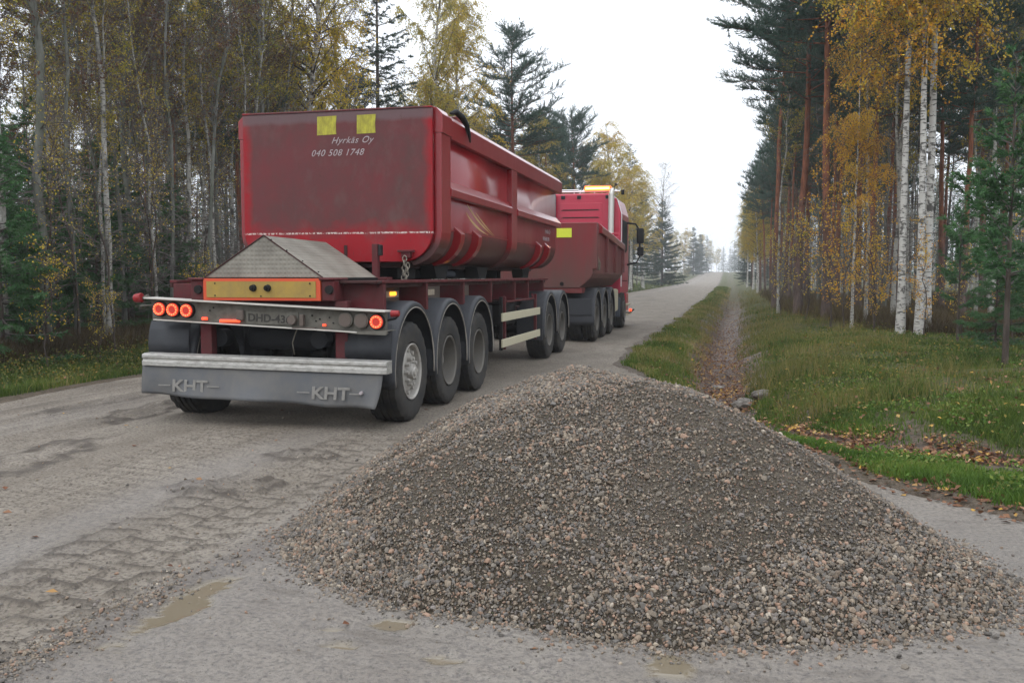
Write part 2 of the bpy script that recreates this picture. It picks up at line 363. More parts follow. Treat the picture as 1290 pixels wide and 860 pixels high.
# ------------------------------------------------------------------ fast mesh from arrays
def np_mesh(name, parts, attrs=None, cattrs=None, smooth=()):
    """parts: list of (verts (N,3), faces (F,k), material, matname index)"""
    V = []; L = []; S = []; MI = []; mats = []; off = 0; sm = []
    for v, f, m in parts:
        if m not in mats: mats.append(m)
        V.append(v.reshape(-1, 3)); L.append((f+off).ravel()); S.append(np.full(len(f), f.shape[1])); MI.append(np.full(len(f), mats.index(m)))
        sm.append(np.full(len(f), m in smooth)); off += len(V[-1])
    V = np.concatenate(V); L = np.concatenate(L).astype(np.int32); S = np.concatenate(S); MI = np.concatenate(MI).astype(np.int32)
    me = bpy.data.meshes.new(name); me.vertices.add(len(V)); me.vertices.foreach_set('co', V.astype(np.float32).ravel())
    me.loops.add(len(L)); me.loops.foreach_set('vertex_index', L); me.polygons.add(len(S))
    st = np.concatenate([[0], np.cumsum(S)[:-1]]).astype(np.int32); me.polygons.foreach_set('loop_start', st)
    me.polygons.foreach_set('material_index', MI); me.polygons.foreach_set('use_smooth', np.concatenate(sm))
    for m in mats: me.materials.append(M[m])
    for k, a in (attrs or {}).items():
        at = me.attributes.new(k, 'FLOAT', 'POINT'); at.data.foreach_set('value', a.astype(np.float32).ravel())
    for k, a in (cattrs or {}).items():
        at = me.attributes.new(k, 'FLOAT_COLOR', 'POINT'); at.data.foreach_set('color', a.astype(np.float32).ravel())
    me.update(calc_edges=True); return me

def hash2(ix, iy, seed):
    h = (ix.astype(np.int64)*374761393+iy.astype(np.int64)*668265263+seed*1442695041) & 0xffffffff
    h = ((h ^ (h >> 13))*1274126177) & 0xffffffff
    return ((h ^ (h >> 16)) & 0xffffff)/float(0xffffff)
def vnoise(x, y, seed=0):
    ix = np.floor(x); iy = np.floor(y); fx = x-ix; fy = y-iy; fx = fx*fx*(3-2*fx); fy = fy*fy*(3-2*fy)
    a = hash2(ix, iy, seed); b = hash2(ix+1, iy, seed); c = hash2(ix, iy+1, seed); d = hash2(ix+1, iy+1, seed)
    return (a*(1-fx)+b*fx)*(1-fy)+(c*(1-fx)+d*fx)*fy
def fbm(x, y, seed=0, oct=4, g=.5):
    s = 0; a = 1; t = 0
    for i in range(oct): s = s+a*vnoise(x, y, seed+i*17); t += a; a *= g; x = x*2.03+7.1; y = y*2.03+3.7
    return s/t-.5
def sstep(a, b, x): t = np.clip((x-a)/(b-a), 0, 1); return t*t*(3-2*t)
def pdist(x, y, poly, closed=False):
    P = np.array(poly, float); n = len(P); best = np.full(np.shape(x), 1e9); bt = np.zeros(np.shape(x))
    for i in range(n if closed else n-1):
        a = P[i]; b = P[(i+1) % n]; d = b-a; L = (d*d).sum()
        t = np.clip(((x-a[0])*d[0]+(y-a[1])*d[1])/L, 0, 1); q = np.hypot(x-a[0]-t*d[0], y-a[1]-t*d[1])
        m = q < best; best = np.where(m, q, best); bt = np.where(m, i+t, bt)
    return best, bt
def inpoly(x, y, poly):
    ins = np.zeros(np.shape(x), bool); n = len(poly)
    for i in range(n):
        x0, y0 = poly[i]; x1, y1 = poly[(i+1) % n]
        c = ((y0 > y) != (y1 > y)) & (x < (x1-x0)*(y-y0)/((y1-y0) or 1e-9)+x0); ins ^= c
    return ins

# ------------------------------------------------------------------ terrain
REDGE = [(60, 3.9), (12, 4.3), (6, 4.7), (3.3, 5.35), (1.84, 6.25), (1.02, 7.25), (.40, 8.7), (-.1, 10.4), (-.9, 12.6), (-1.96, 16), (-1.8, 24), (-1.55, 60), (-1.5, 104), (-1.5, 620)]
DITCH = [(2.6, 8.2), (1.5, 9.0), (.75, 10.2), (.25, 11.6), (-.1, 14.2), (-.15, 19), (.0, 30), (.45, 62), (.9, 120), (1.2, 620)]
def rise(y): return 3.4*sstep(150, 430, y)
def redge_x(y):
    ys = np.array([p[1] for p in REDGE]); xs = np.array([p[0] for p in REDGE]); return np.interp(y, ys, xs)
def road_sd(x, y):
    d, _ = pdist(x, y, REDGE); d = np.where(x < redge_x(y), d, -d); d = np.where(y < 3.9, np.abs(d), d)
    wob = fbm(x*1.3, y*1.3, 5, 4)*.35+fbm(x*.25, y*.25, 9, 2)*.3
    return np.minimum(d, x+8.65)+wob
def ground_z(x, y):
    x = np.asarray(x, float); y = np.asarray(y, float)
    b = rise(y)
    dd, dt = pdist(x, y, DITCH)
    depth = np.interp(dt, [0, 1, 2, 3, 4, 5, 6, 7, 9], [.10, .2, .26, .38, .52, .55, .5, .3, .2])
    dw = fbm(x*1.1, y*.8, 27, 4)*.55; z = -depth*np.exp(-((dd+dw)/.66)**2)
    z = z + .10*sstep(1.0, 2.2, x-np.interp(y, [p[1] for p in DITCH], [p[0] for p in DITCH]))*sstep(8, 12, y)
    z = z - .28*np.exp(-((x+9.9)/.6)**2)+.12*sstep(-10.6, -12.5, x)
    off = sstep(0, 1.5, -road_sd(x, y))
    z = z + off*(fbm(x*.7, y*.7, 21, 4)*.22+fbm(x*3, y*3, 31, 3)*.07)
    z = z + .5*sstep(12, 60, np.abs(x+3))*fbm(x*.05, y*.05, 3, 2)*2
    sd = road_sd(x, y); z = z-.09*sstep(-.02, .35, sd)*(x < 14)
    return b+z
TR = -3.07
def road_parts(x, y):
    sd = road_sd(x, y)
    near = sstep(30, 12, y)
    z = fbm(x*.8, y*.35, 41, 3)*.05+fbm(x*6, y*4, 43, 3)*.010*near
    z = z - .02*np.exp(-((x+6.0+.15*fbm(y*.4, y*0, 3))/.22)**2)-.02*np.exp(-((x+7.75)/.2)**2)-.012*np.exp(-((x+3.05)/.3)**2)-.012*np.exp(-((x+8.3)/.12)**2)
    z = z + .03*np.exp(-((x+6.4+.2*fbm(y*.5, y*0, 8))/.10)**2)*(.4+vnoise(y*3, x*3, 2))+.022*np.exp(-((x+7.3)/.12)**2)
    # fine longitudinal ridges on the old wheel lines
    lines = sstep(-5.3, -6.0, x); ln_ = vnoise(x*11+.3*np.sin(y*.8), y*.35, 12); z = z+lines*.013*(ln_-.5)*2; cut0 = lines*sstep(.62, .85, ln_)*.55*(.3+vnoise(x*8, y*2.5, 13))
    wet = sstep(-2.9, -2.3, x)*sstep(8, 5.5, y)+.8*np.exp(-((x+3.75)/.28)**2)*sstep(10, 6, y)+.35*np.exp(-((x+6.8)/.4)**2)
    loose = np.zeros_like(z)
    # tyre print beside the puddled corner: three columns of lug blocks
    u = x-TR-.06*np.sin(y*.9); m = sstep(.47, .40, np.abs(u+.05))*sstep(9.2, 7.0, y)*sstep(1.5, 2.5, y)
    col = np.abs((u/.22) % 1-.5)*2; lug = (y/.25+.5*np.floor(u/.22)+.16*np.sin(u*9)+.25*fbm(x*4, y*4, 6)) % 1
    groove = np.maximum(sstep(.12, .04, np.abs(lug-.5)), sstep(.86, .97, col)*.8)
    var = .45+.9*vnoise(x*2.2, y*1.6, 77)
    z = z + m*(groove*.021*var-.010); cut = cut0+m*groove*(.60+.7*vnoise(x*5, y*5, 78))*sstep(-.05, .12, fbm(x*1.6, y*1.2, 79)+.12)
    loose = np.maximum(loose, m*.15)
    # second, fainter print crossing the packed part
    u2 = x+4.35+.10*(y-6)*.4; m2 = sstep(.5, .4, np.abs(u2))*sstep(4.5, 5.5, y)*sstep(9.0, 7.5, y)
    lug2 = (y/.15+u2*1.1) % 1; g2 = np.maximum(sstep(.15, .05, np.abs(lug2-.5)), sstep(.88, .98, np.abs((u2/.25) % 1-.5)*2))
    z = z + m2*g2*.013; cut = np.maximum(cut, m2*g2*.4)
    # loose ridge pushed to the side of the print
    rdg = np.exp(-((x-TR-.52-.05*np.sin(y*1.7))/.10)**2)*sstep(6.3, 4.6, y)
    z = z + rdg*(.012+.03*fbm(x*9, y*9, 51, 3)); loose = np.maximum(loose, np.clip(rdg*1.3, 0, 1))
    # torn-up lumps
    for cx, cy, rx, ry, h, an in ((-3.42, 5.75, .20, .36, .042, -.9), (-3.45, 6.92, .17, .30, .04, -1.1), (-5.5, 6.25, .30, .8, .022, .2), (-6.2, 8.7, .25, .7, .03, .1), (-7.2, 9.6, .2, 1.2, .015, 0)):
        ca, sa = math.cos(an), math.sin(an); a = (x-cx)*ca+(y-cy)*sa; b = -(x-cx)*sa+(y-cy)*ca
        q = np.hypot(a/rx, b/ry)+fbm(x*5, y*5, 61, 3)*.9; k = sstep(1.1, .5, q)
        rim = np.exp(-((q-.95)/.22)**2)
        z = z + h*(k*.35+rim*(.45+1.5*fbm(x*11, y*11, 63, 3)))+k*.012*np.sin(b/ry*16+fbm(x*4, y*4, 3)*5)
        loose = np.maximum(loose, np.clip(rim*.9+k*.2, 0, 1)); cut = np.maximum(cut, np.clip((rim*1.9+k*.5)*vnoise(x*12, y*9, 64)-.12, 0, 1))
    # grit patches
    gp = sstep(.08, .28, fbm(x*.9, y*.55, 71, 4))*sstep(-3.6, -4.6, x); loose = np.maximum(loose, gp*.75)
    z = z + gp*fbm(x*14, y*14, 73, 2)*.012
    # puddles
    pud = np.zeros_like(z)
    for cx, cy, rx, ry, an in ((-2.42, 3.65, .10, .42, .05), (-1.40, 3.66, .09, .07, 0), (-1.50, 3.40, .09, .035, .1), (-1.22, 3.86, .10, .035, 0), (-1.62, 3.55, .05, .03, 0), (-.20, 3.56, .08, .16, 0), (-1.05, 3.38, .10, .03, 0)):
        a = (x-cx)*math.cos(an)+(y-cy)*math.sin(an); b = -(x-cx)*math.sin(an)+(y-cy)*math.cos(an)
        q = np.hypot(a/rx, b/ry)+fbm(x*9, y*15, 81, 4)*1.8; k = sstep(1.08, .82, q)
        z = z*(1-k)+k*(-.012); pud = np.maximum(pud, k)
        z = z - .012*sstep(1.8, 1.0, q)*(1-k)
    rp = sstep(6, 4.5, y)*sstep(-2.7, -2.2, x)*(1-pud); z = z+rp*(.022*fbm(x*4, y*18, 91, 3))
    wet = np.clip(wet, 0, 1)
    crown = .04*np.exp(-((x+5)/2.5)**2)
    zz = rise(y)+z+crown-.02; out = sstep(.08, -.30, sd)
    gzz = ground_z(x, y)-.12
    zz = zz*(1-out)+np.minimum(zz, gzz)*out
    return zz, wet, pud, loose, np.clip(cut, 0, 1)*(1-pud)
def road_z(x, y): return road_parts(np.asarray(x, float), np.asarray(y, float))[0]
def grid(xs, ys, fz, mat):
    X, Y = np.meshgrid(xs, ys); r = fz(X, Y); z = r[0] if isinstance(r, tuple) else r
    v = np.stack([X, Y, z], -1).reshape(-1, 3); nx, ny = len(xs), len(ys)
    i = np.arange(nx*ny).reshape(ny, nx); f = np.stack([i[:-1, :-1], i[:-1, 1:], i[1:, 1:], i[1:, :-1]], -1).reshape(-1, 4)
    return v, f, r, X, Y
cat = lambda *a: np.unique(np.round(np.concatenate(a), 4))
parts = []; at = {'wet': [], 'pud': [], 'loose': [], 'cut': []}
for xs, ys in ((cat(np.arange(-9.6, -6.5, .05), np.arange(-6.5, 2.4, .022), np.arange(2.4, 4, .06), np.arange(4, 20, 1)),
                cat(np.arange(-3, 2.4, .3), np.arange(2.4, 8, .022), np.arange(8, 14.01, .05))),
               (np.arange(-9.6, 1.2, .08), cat(np.arange(14, 60, .14), [60])),
               (np.arange(-9.6, 0.4, .4), cat(np.arange(60, 620, 2.), [620]))):
    v, f, r, X, Y = grid(xs, ys, road_parts, 'road_gravel')
    parts.append((v, f, 'road_gravel'))
    for k, a in zip(('wet', 'pud', 'loose', 'cut'), r[1:]): at[k].append(a.ravel())
me = np_mesh('road', parts, {k: np.concatenate(a) for k, a in at.items()}, smooth=('road_gravel',))
road = link_mesh('road', me); tag(road, 'wet packed gravel road running straight away between the woods', None, None, 'structure')

xs = cat(-np.geomspace(16, 300, 40), np.arange(-16, -8, .14), np.arange(-8, -2.4, .7), np.arange(-2.4, 9, .09), np.arange(9, 20, .3), np.geomspace(20, 300, 36))
ys = cat(np.arange(-40, 4, 2.), np.arange(4, 26, .11), np.arange(26, 60, .35), np.geomspace(60, 640, 90))
v, f, r, X, Y = grid(xs, ys, ground_z, 'g')
sd = road_sd(X, Y); dd, _ = pdist(X, Y, DITCH)
gz = np.clip(sstep(-4.5, -1.2, sd)+sstep(-7, -3, sd)*.7, 0, 1)*(.6+fbm(X, Y, 3)*.9)
dl = sstep(1.05, .45, dd+fbm(X*1.6, Y*1.1, 15)*1.0)
ver = sstep(-.45, -.05, sd+fbm(X*3, Y*3, 16)*.3)
dl = dl*(.25+.75*sstep(75, 28, Y))
me = np_mesh('ground', [(v, f, 'forest_ground')], {'grass': np.clip(gz, 0, 1).ravel(), 'ditch': np.maximum(dl, ver*.8).ravel()}, smooth=('forest_ground',))
ground = link_mesh('ground', me); tag(ground, 'mossy grassy ground with leaf-strewn ditch along the gravel road', None, None, 'structure')

# ------------------------------------------------------------------ gravel pile
PB = [(-2.42, 4.68), (-2.05, 4.2), (-1.45, 3.87), (-.7, 3.73), (-.12, 3.71), (.4, 3.85), (.82, 4.08), (1.2, 4.36), (1.40, 4.75), (1.32, 5.3), (.98, 6.1), (.62, 6.9), (.25, 7.8), (-.35, 8.5), (-1.3, 8.9), (-2.3, 8.5), (-2.75, 7.4), (-2.72, 6.0)]
def pile_h(x, y):
    x = np.asarray(x, float); y = np.asarray(y, float)
    d, _ = pdist(x, y, PB, True); s = np.where(inpoly(x, y, PB), d, -d)
    s = s+fbm(x*3, y*3, 101, 3)*.10
    t = np.clip(s/1.88, -1, 1)
    bulge = .085*np.exp(-((x+.25)/.42)**2-((y-6.2)/.8)**2)
    h = np.where(t > 0, bulge*np.minimum(t*2, 1)+.885*(1-np.abs(1-t)**1.6), t*1.2)
    lump = fbm(x*1.5, y*1.5, 103, 4)*.10+fbm(x*6, y*6, 104, 3)*.035
    return h+lump*sstep(0, .5, t), s
pile = empty('gravel_pile', (-.6, 6, 0), 'big cone of brown grey crushed gravel tipped on the road edge', 'gravel pile')
xs = np.arange(-2.8, 1.8, .025); ys = np.arange(3.4, 9.0, .03)
X, Y = np.meshgrid(xs, ys); h, s = pile_h(X, Y); base = road_z(X, Y)
v = np.stack([X, Y, np.where(s > 0, 0, -.06)+h+np.minimum(base, 0)-.005], -1).reshape(-1, 3)-np.array([-.6, 6, 0])
i = np.arange(X.size).reshape(X.shape); f = np.stack([i[:-1, :-1], i[:-1, 1:], i[1:, 1:], i[1:, :-1]], -1).reshape(-1, 4)
keep = (s.ravel()[f] > -.12).any(1)
me = np_mesh('heap', [(v, f[keep], 'pile_fines')], smooth=('pile_fines',)); link_mesh('heap', me, pile, (-.6, 6, 0))

# stones -------------------------------------------------------------------
ph = (1+5**.5)/2
ICO = np.array([(-1, ph, 0), (1, ph, 0), (-1, -ph, 0), (1, -ph, 0), (0, -1, ph), (0, 1, ph), (0, -1, -ph), (0, 1, -ph), (ph, 0, -1), (ph, 0, 1), (-ph, 0, -1), (-ph, 0, 1)])/1.9
ICF = np.array([(0, 11, 5), (0, 5, 1), (0, 1, 7), (0, 7, 10), (0, 10, 11), (1, 5, 9), (5, 11, 4), (11, 10, 2), (10, 7, 6), (7, 1, 8), (3, 9, 4), (3, 4, 2), (3, 2, 6), (3, 6, 8), (3, 8, 9), (4, 9, 5), (2, 4, 11), (6, 2, 10), (8, 6, 7), (9, 8, 1)])
PAL = np.array([(.085, .09, .10), (.13, .135, .145), (.17, .16, .15), (.22, .195, .17), (.27, .215, .175), (.33, .215, .165), (.37, .25, .20), (.36, .32, .27), (.50, .46, .41), (.20, .19, .20), (.30, .26, .22), (.15, .12, .10)])
PW = np.array([.17, .14, .14, .13, .10, .065, .04, .045, .015, .08, .06, .10]); PW = PW/PW.sum()
def stones(rng, P, R, name, parent=None, loc=(0, 0, 0), flat=.7):
    n = len(P); S = ICO[None]*(1+rng.uniform(-.34, .30, (n, 12, 1)))
    S = S*np.stack([rng.uniform(.75, 1.35, n), rng.uniform(.65, 1.1, n), rng.uniform(.45, .85, n)], -1)[:, None]
    q = rng.normal(size=(n, 4)); q[:, 1:3] *= flat; q /= np.linalg.norm(q, axis=1)[:, None]; w, a, b, c = q.T
    Rm = np.stack([np.stack([1-2*(b*b+c*c), 2*(a*b-c*w), 2*(a*c+b*w)], -1), np.stack([2*(a*b+c*w), 1-2*(a*a+c*c), 2*(b*c-a*w)], -1), np.stack([2*(a*c-b*w), 2*(b*c+a*w), 1-2*(a*a+b*b)], -1)], 1)
    S = np.einsum('nij,nkj->nki', Rm, S)*R[:, None, None]+P[:, None]-np.array(loc)
    F = (ICF[None]+(np.arange(n)*12)[:, None, None]).reshape(-1, 3)
    col = PAL[rng.choice(len(PAL), n, p=PW)]*rng.uniform(.8, 1.15, (n, 1)); col = col*np.array((.70, .66, .60))+.20*np.array((.20, .16, .11))
    col = np.concatenate([np.repeat(col, 12, 0), np.ones((n*12, 1))], 1)
    me = np_mesh(name, [(S, F, 'stone_mix')], cattrs={'scol': col}); return link_mesh(name, me, parent, loc)
rng = np.random.default_rng(7)
n0 = 560000; x = rng.uniform(-2.75, 1.75, n0); y = rng.uniform(3.4, 8.9, n0); h, s = pile_h(x, y)
cl = fbm(x*1.1+.6*y, y*.9, 111, 4)+.5*fbm(x*5, y*5, 112, 3); edge = sstep(.7, .05, s)
front = sstep(7.6, 6.6, y)
prob = np.clip(.50+1.2*cl+.4*edge, .34, 1)*np.where(s > 0, 1, np.exp(s/.045))*(.25+.75*front)
k = rng.random(n0) < prob*.80; k &= s > -.3
x, y, h, s, cl, edge = (a[k] for a in (x, y, h, s, cl, edge))
R = np.exp(rng.normal(math.log(.0048), .46, len(x)))*(1+.35*edge+.7*np.clip(cl, -.2, .5)); R = np.clip(R, .0028, .018)
z = np.where(s > 0, h, 0)+np.minimum(road_z(x, y), 0)+R*rng.uniform(-.1, .55, len(x))
st = stones(rng, np.stack([x, y, z], -1), R, 'stones', pile, (-.6, 6, 0)); tag(st, kind='stuff')
print('pile stones', len(x))
for lx, ly, r, lab in ((.42, 5.98, .055, 'upper left of two damp earth clods on the right slope of the gravel pile'), (.60, 5.78, .060, 'lower right of two damp earth clods on the right slope of the gravel pile')):
    a = (np.arange(24)); bm = bmesh.new(); bmesh.ops.create_icosphere(bm, subdivisions=4, radius=1)
    for vv in bm.verts:
        p = vv.co; k = 1+.5*float(fbm(np.array(p.x*2+lx*9), np.array(p.y*2+p.z*3), 5, 4)); vv.co = Vector((p.x*1.35, p.y, p.z*.72))*r*k
    me = bpy.data.meshes.new('earth_clod'); bm.to_mesh(me); bm.free(); me.materials.append(M['pile_fines'])
    for p in me.polygons: p.use_smooth = True
    zz = float(pile_h(np.array([lx]), np.array([ly]))[0][0]); o = link_mesh('earth_clod', me, None, (lx, ly, zz+r*.35)); tag(o, lab, 'clod', 'earth clods on the pile')
# loose stones on the road
P = []; n1 = 60000
x = rng.uniform(-8.2, 2.2, n1); y = 2.5+rng.random(n1)**1.5*12; _, wet, pud, loose, _c = road_parts(x, y); _, s = pile_h(x, y)
pr = .015+.45*loose*sstep(9, 6, y)*(x > -4)+.10*loose+.9*np.exp(np.minimum(s, 0)/.07)*(s < 0)*(s > -.5)+.28*np.exp(-((x-TR-.44-.05*np.sin(y*1.7))/.10)**2)*sstep(5.6, 4.2, y)
k = (rng.random(n1) < pr) & (s < .02) & (pud < .3)
x, y = x[k], y[k]; R = np.clip(np.exp(rng.normal(math.log(.0062), .4, len(x))), .003, .018)
n2 = 5200; x2 = rng.normal(TR+.44, .085, n2); y2 = rng.uniform(2.4, 5.6, n2); kk = rng.random(n2) < sstep(5.4, 3.4, y2)*sstep(-.25, .15, fbm(x2*5, y2*3, 7)); x2, y2 = x2[kk], y2[kk]
x2 = x2+.05*np.sin(y2*1.7); R2 = np.clip(np.exp(rng.normal(math.log(.0055), .4, len(x2))), .003, .014); x = np.r_[x, x2]; y = np.r_[y, y2]; R = np.r_[R, R2]
st = stones(rng, np.stack([x, y, road_z(x, y)+R*.3], -1), R, 'loose_stones'); tag(st, 'small loose stones scattered over the packed gravel road', None, None, 'stuff')
print('road stones', len(x))

# ------------------------------------------------------------------ wheels (shared meshes)
def circ_fn(n): return [2*PI*i/n for i in range(n)]
def tyre_mesh(w=.37, R=.522, n=96):
    h = w/2
    prof = [(-h+.05, .285), (-h+.012, .31), (-h, .40), (-h+.004, .462), (-h+.012, .485), (-h+.03, R-.012), (-.105, R-.004), (-.10, R-.018), (-.088, R-.018), (-.083, R-.001), (-.04, R), (-.036, R-.016), (-.024, R-.016), (-.02, R), (.02, R), (.024, R-.016), (.036, R-.016), (.04, R), (.083, R-.001), (.088, R-.018), (.10, R-.018), (.105, R-.004), (h-.03, R-.012), (h-.012, .485), (h-.004, .462), (h, .40), (h-.012, .31), (h-.05, .285)]
    sh = {3, 4, 5, 6, 21, 22, 23, 24}
    def rf(j, i, r): return r-(.012 if (j in sh and (i//2) % 2 == 0) else 0)
    mb = MB(); mb.lathe(prof, (0, 0, 0), n, rf); return mb
def rim_mesh(kind):
    mb = MB()
    if kind == 'lugged':
        mb.lathe([(.135, .287), (.162, .292), (.166, .283), (.150, .268), (.10, .262), (.085, .24), (.11, .20), (.125, .165), (.125, .10), (.12, .04), (.12, .001)], (0, 0, 0), 48)
        mb.cyl((.12, 0, 0), (.185, 0, 0), .085, .075, 20); mb.cyl((.185, 0, 0), (.20, 0, 0), .05, .04, 16)
        for k in range(10):
            a = 2*PI*k/10; y, z = .135*math.cos(a), .135*math.sin(a); mb.cyl((.12, y, z), (.172, y, z), .021, .019, 8)
            a += PI/10; y, z = .222*math.cos(a), .222*math.sin(a); mb.cyl((.085, y, z), (.128, y, z), .026, .022, 8)
    elif kind == 'deep':
        mb.lathe([(.135, .287), (.162, .292), (.166, .283), (.150, .268), (.04, .255), (-.03, .245), (-.055, .21), (-.04, .16), (-.035, .10), (.03, .095), (.06, .088), (.075, .05), (.078, .001)], (0, 0, 0), 48)
        for k in range(10):
            a = 2*PI*k/10; y, z = .140*math.cos(a), .140*math.sin(a); mb.cyl((-.045, y, z), (.0, y, z), .018, .016, 8)
    else:   # inner side
        mb.lathe([(.135, .287), (.16, .29), (.15, .26), (.05, .25), (.0, .2), (.0, .001)], (0, 0, 0), 32)
    return mb
def hand_holes(r0=.20, x=-.038):
    mb = MB()
    for k in range(10):
        a = 2*PI*(k+.5)/10; mb.cyl((x-.01, r0*math.cos(a), r0*math.sin(a)), (x+.008, r0*math.cos(a), r0*math.sin(a)), .026, .026, 12)
    return mb
def meshonly(mb, name, mat, auto=True):
    o = mb.build(name, mat, None, smooth='auto'); me = o.data; me.name = name; bpy.data.objects.remove(o)
    return me
_ty = tyre_mesh(); ty_me = meshonly(_ty, 'tyre', 'tyre_rubber')
ty_n = meshonly(tyre_mesh(.30, .515), 'narrow_tyre', 'tyre_rubber')
def centred(mb):
    v = np.array(mb.v); return (v.min(0)+v.max(0))/2
rims = {}
for k_, m_ in (('lugged', 'rim_bright'), ('deep', 'rim_steel'), ('inner', 'under_dark')):
    mb = rim_mesh(k_); rims[k_] = (meshonly(mb, 'rim', m_), centred(mb))
hh_ = hand_holes(); holes = (meshonly(hh_, 'hand_holes', 'under_dark'), centred(hh_))
def wheel(parent, x, y, z=.52, side=1, kind='deep', tyre=ty_me, roll=0, bx=1, label=None):
    w = empty('wheel', (x, y, z), None, None, None, parent)
    if label: w['label'] = label
    t = link_mesh('tyre', tyre, w, (x, y, z)); t.rotation_euler = (roll, 0, 0)
    def put(nm, pair):
        me, c = pair; o = link_mesh(nm, me, w, (x+side*(c[0]+bx*.012), y, z)); o.rotation_euler = (roll, 0, 0 if side > 0 else PI); return o
    put('rim', rims[kind])
    if kind == 'deep': put('hand_holes', holes)
    return w
def fender(parent, y, z=.55, x0=-3.60, x1=-3.12, r=.655, a0=-8, a1=192, name='mudguard', flat=None):
    mb = MB(); n = 26; ang = [rad(a0+(a1-a0)*i/n) for i in range(n+1)]
    def ring(rr, x): return [(x, y+rr*math.cos(a), z+rr*math.sin(a)*1.04) for a in ang]
    prof = [(x0, r-.03), (x0, r), (x0+.03, r+.015), (x1-.05, r+.015), (x1-.012, r+.004), (x1, r-.012), (x1, r-.045)]
    vs = []; 
    for x, rr in prof: vs += ring(rr, x)
    m = n+1; fs = [(j*m+i, j*m+i+1, (j+1)*m+i+1, (j+1)*m+i) for j in range(len(prof)-1) for i in range(n)]
    mb.add(vs, fs); o = mb.build(name, 'fender_plastic', parent, smooth=True, solid=.008)
    e = MB(); pts = ring(r-.046, x1-.001); e.tube(pts, .008, 6); e.build('edge_bead', 'fender_edge', o, smooth=True)
    return o

# ------------------------------------------------------------------ trailer
T = empty('dump_trailer', (-4.44, 11.6, 0), 'long red tipping trailer with dusty tailgate, checker plate deck and lit red tail lamps', 'trailer')
XL, XR, YR, YF, ZB, ZT = -5.63, -3.27, 10.0, 17.62, 1.655, 3.38
def upoly(xl, xr, zb, zt, r, zf=2.05, n=8):
    """outline of the half-pipe body, from top left down and round to top right"""
    p = [(xl, zt), (xl, zf)]
    for i in range(1, n+1):
        a = PI/2*i/n; p.append((xl+r*(1-math.cos(a)), zf-(zf-zb)*math.sin(a)))
    q = [(xr-(x-xl), z) for x, z in p[::-1]]; return p+q
prof = upoly(XL, XR, ZB, ZT, .36)
mb = MB(); ny = 4; m = len(prof)
vs = [(x, y, z) for y in np.linspace(YR+.06, YF, ny) for x, z in prof]
mb.add(vs, [(j*m+i, j*m+i+1, (j+1)*m+i+1, (j+1)*m+i) for j in range(ny-1) for i in range(m-1)])
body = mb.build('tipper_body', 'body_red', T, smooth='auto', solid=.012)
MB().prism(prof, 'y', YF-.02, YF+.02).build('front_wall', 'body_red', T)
fl = MB(); fl.box(XL+.03, XR-.03, YR+.1, YF-.05, ZT-.45, ZT-.42); fl.build('gravel_load', 'pile_fines', T)
# fold line lip
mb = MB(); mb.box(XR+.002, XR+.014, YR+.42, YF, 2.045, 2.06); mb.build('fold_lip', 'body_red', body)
def sidey(x): return XL+XR-x
def both(fn):
    for s in (1, -1): fn(s)
def rail(name, pts, y0, y1, mat='body_red'):
    def go(s):
        poly = [(x if s > 0 else sidey(x), z) for x, z in pts]
        MB().prism(poly, 'y', y0, y1).build(name, mat, T, bevel=.006)
    both(go)
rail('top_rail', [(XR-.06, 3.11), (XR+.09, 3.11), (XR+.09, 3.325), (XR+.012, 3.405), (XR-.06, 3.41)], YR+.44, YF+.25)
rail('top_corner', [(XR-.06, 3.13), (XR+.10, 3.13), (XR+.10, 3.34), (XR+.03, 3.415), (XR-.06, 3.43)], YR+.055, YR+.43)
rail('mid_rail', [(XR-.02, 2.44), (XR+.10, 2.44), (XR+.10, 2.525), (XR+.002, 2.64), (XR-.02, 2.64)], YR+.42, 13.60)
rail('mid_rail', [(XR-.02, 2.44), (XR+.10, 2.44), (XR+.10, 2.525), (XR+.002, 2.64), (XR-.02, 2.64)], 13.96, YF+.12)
def rib(y0, y1, ztop, out, name, mat='body_red'):
    """upright that follows the body side and wraps under the half-pipe"""
    def go(s):
        inner = [(XR-.01, ztop), (XR-.01, 2.05)]+[(XR-.01-.36*(1-math.cos(a)), 2.05-.395*math.sin(a)) for a in [PI/2*i/7 for i in range(1, 7)]]
        outer = [(XR+out, ztop-(.10 if ztop < 2.5 else 0)), (XR+out, 2.0)]+[(XR+out-(.36+out)*(1-math.cos(a)), 2.0-.385*math.sin(a)) for a in [PI/2*i/7 for i in range(1, 7)]]
        poly = inner+outer[::-1]; poly = [(x if s > 0 else sidey(x), z) for x, z in poly]
        MB().prism(poly, 'y', y0, y1).build(name, mat, T, bevel=.006)
    both(go)
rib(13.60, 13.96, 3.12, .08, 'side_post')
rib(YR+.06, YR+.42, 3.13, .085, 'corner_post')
for y in (10.80, 11.62, 15.72, 16.50): rib(y, y+.17, 2.12, .10, 'hoop_rib')
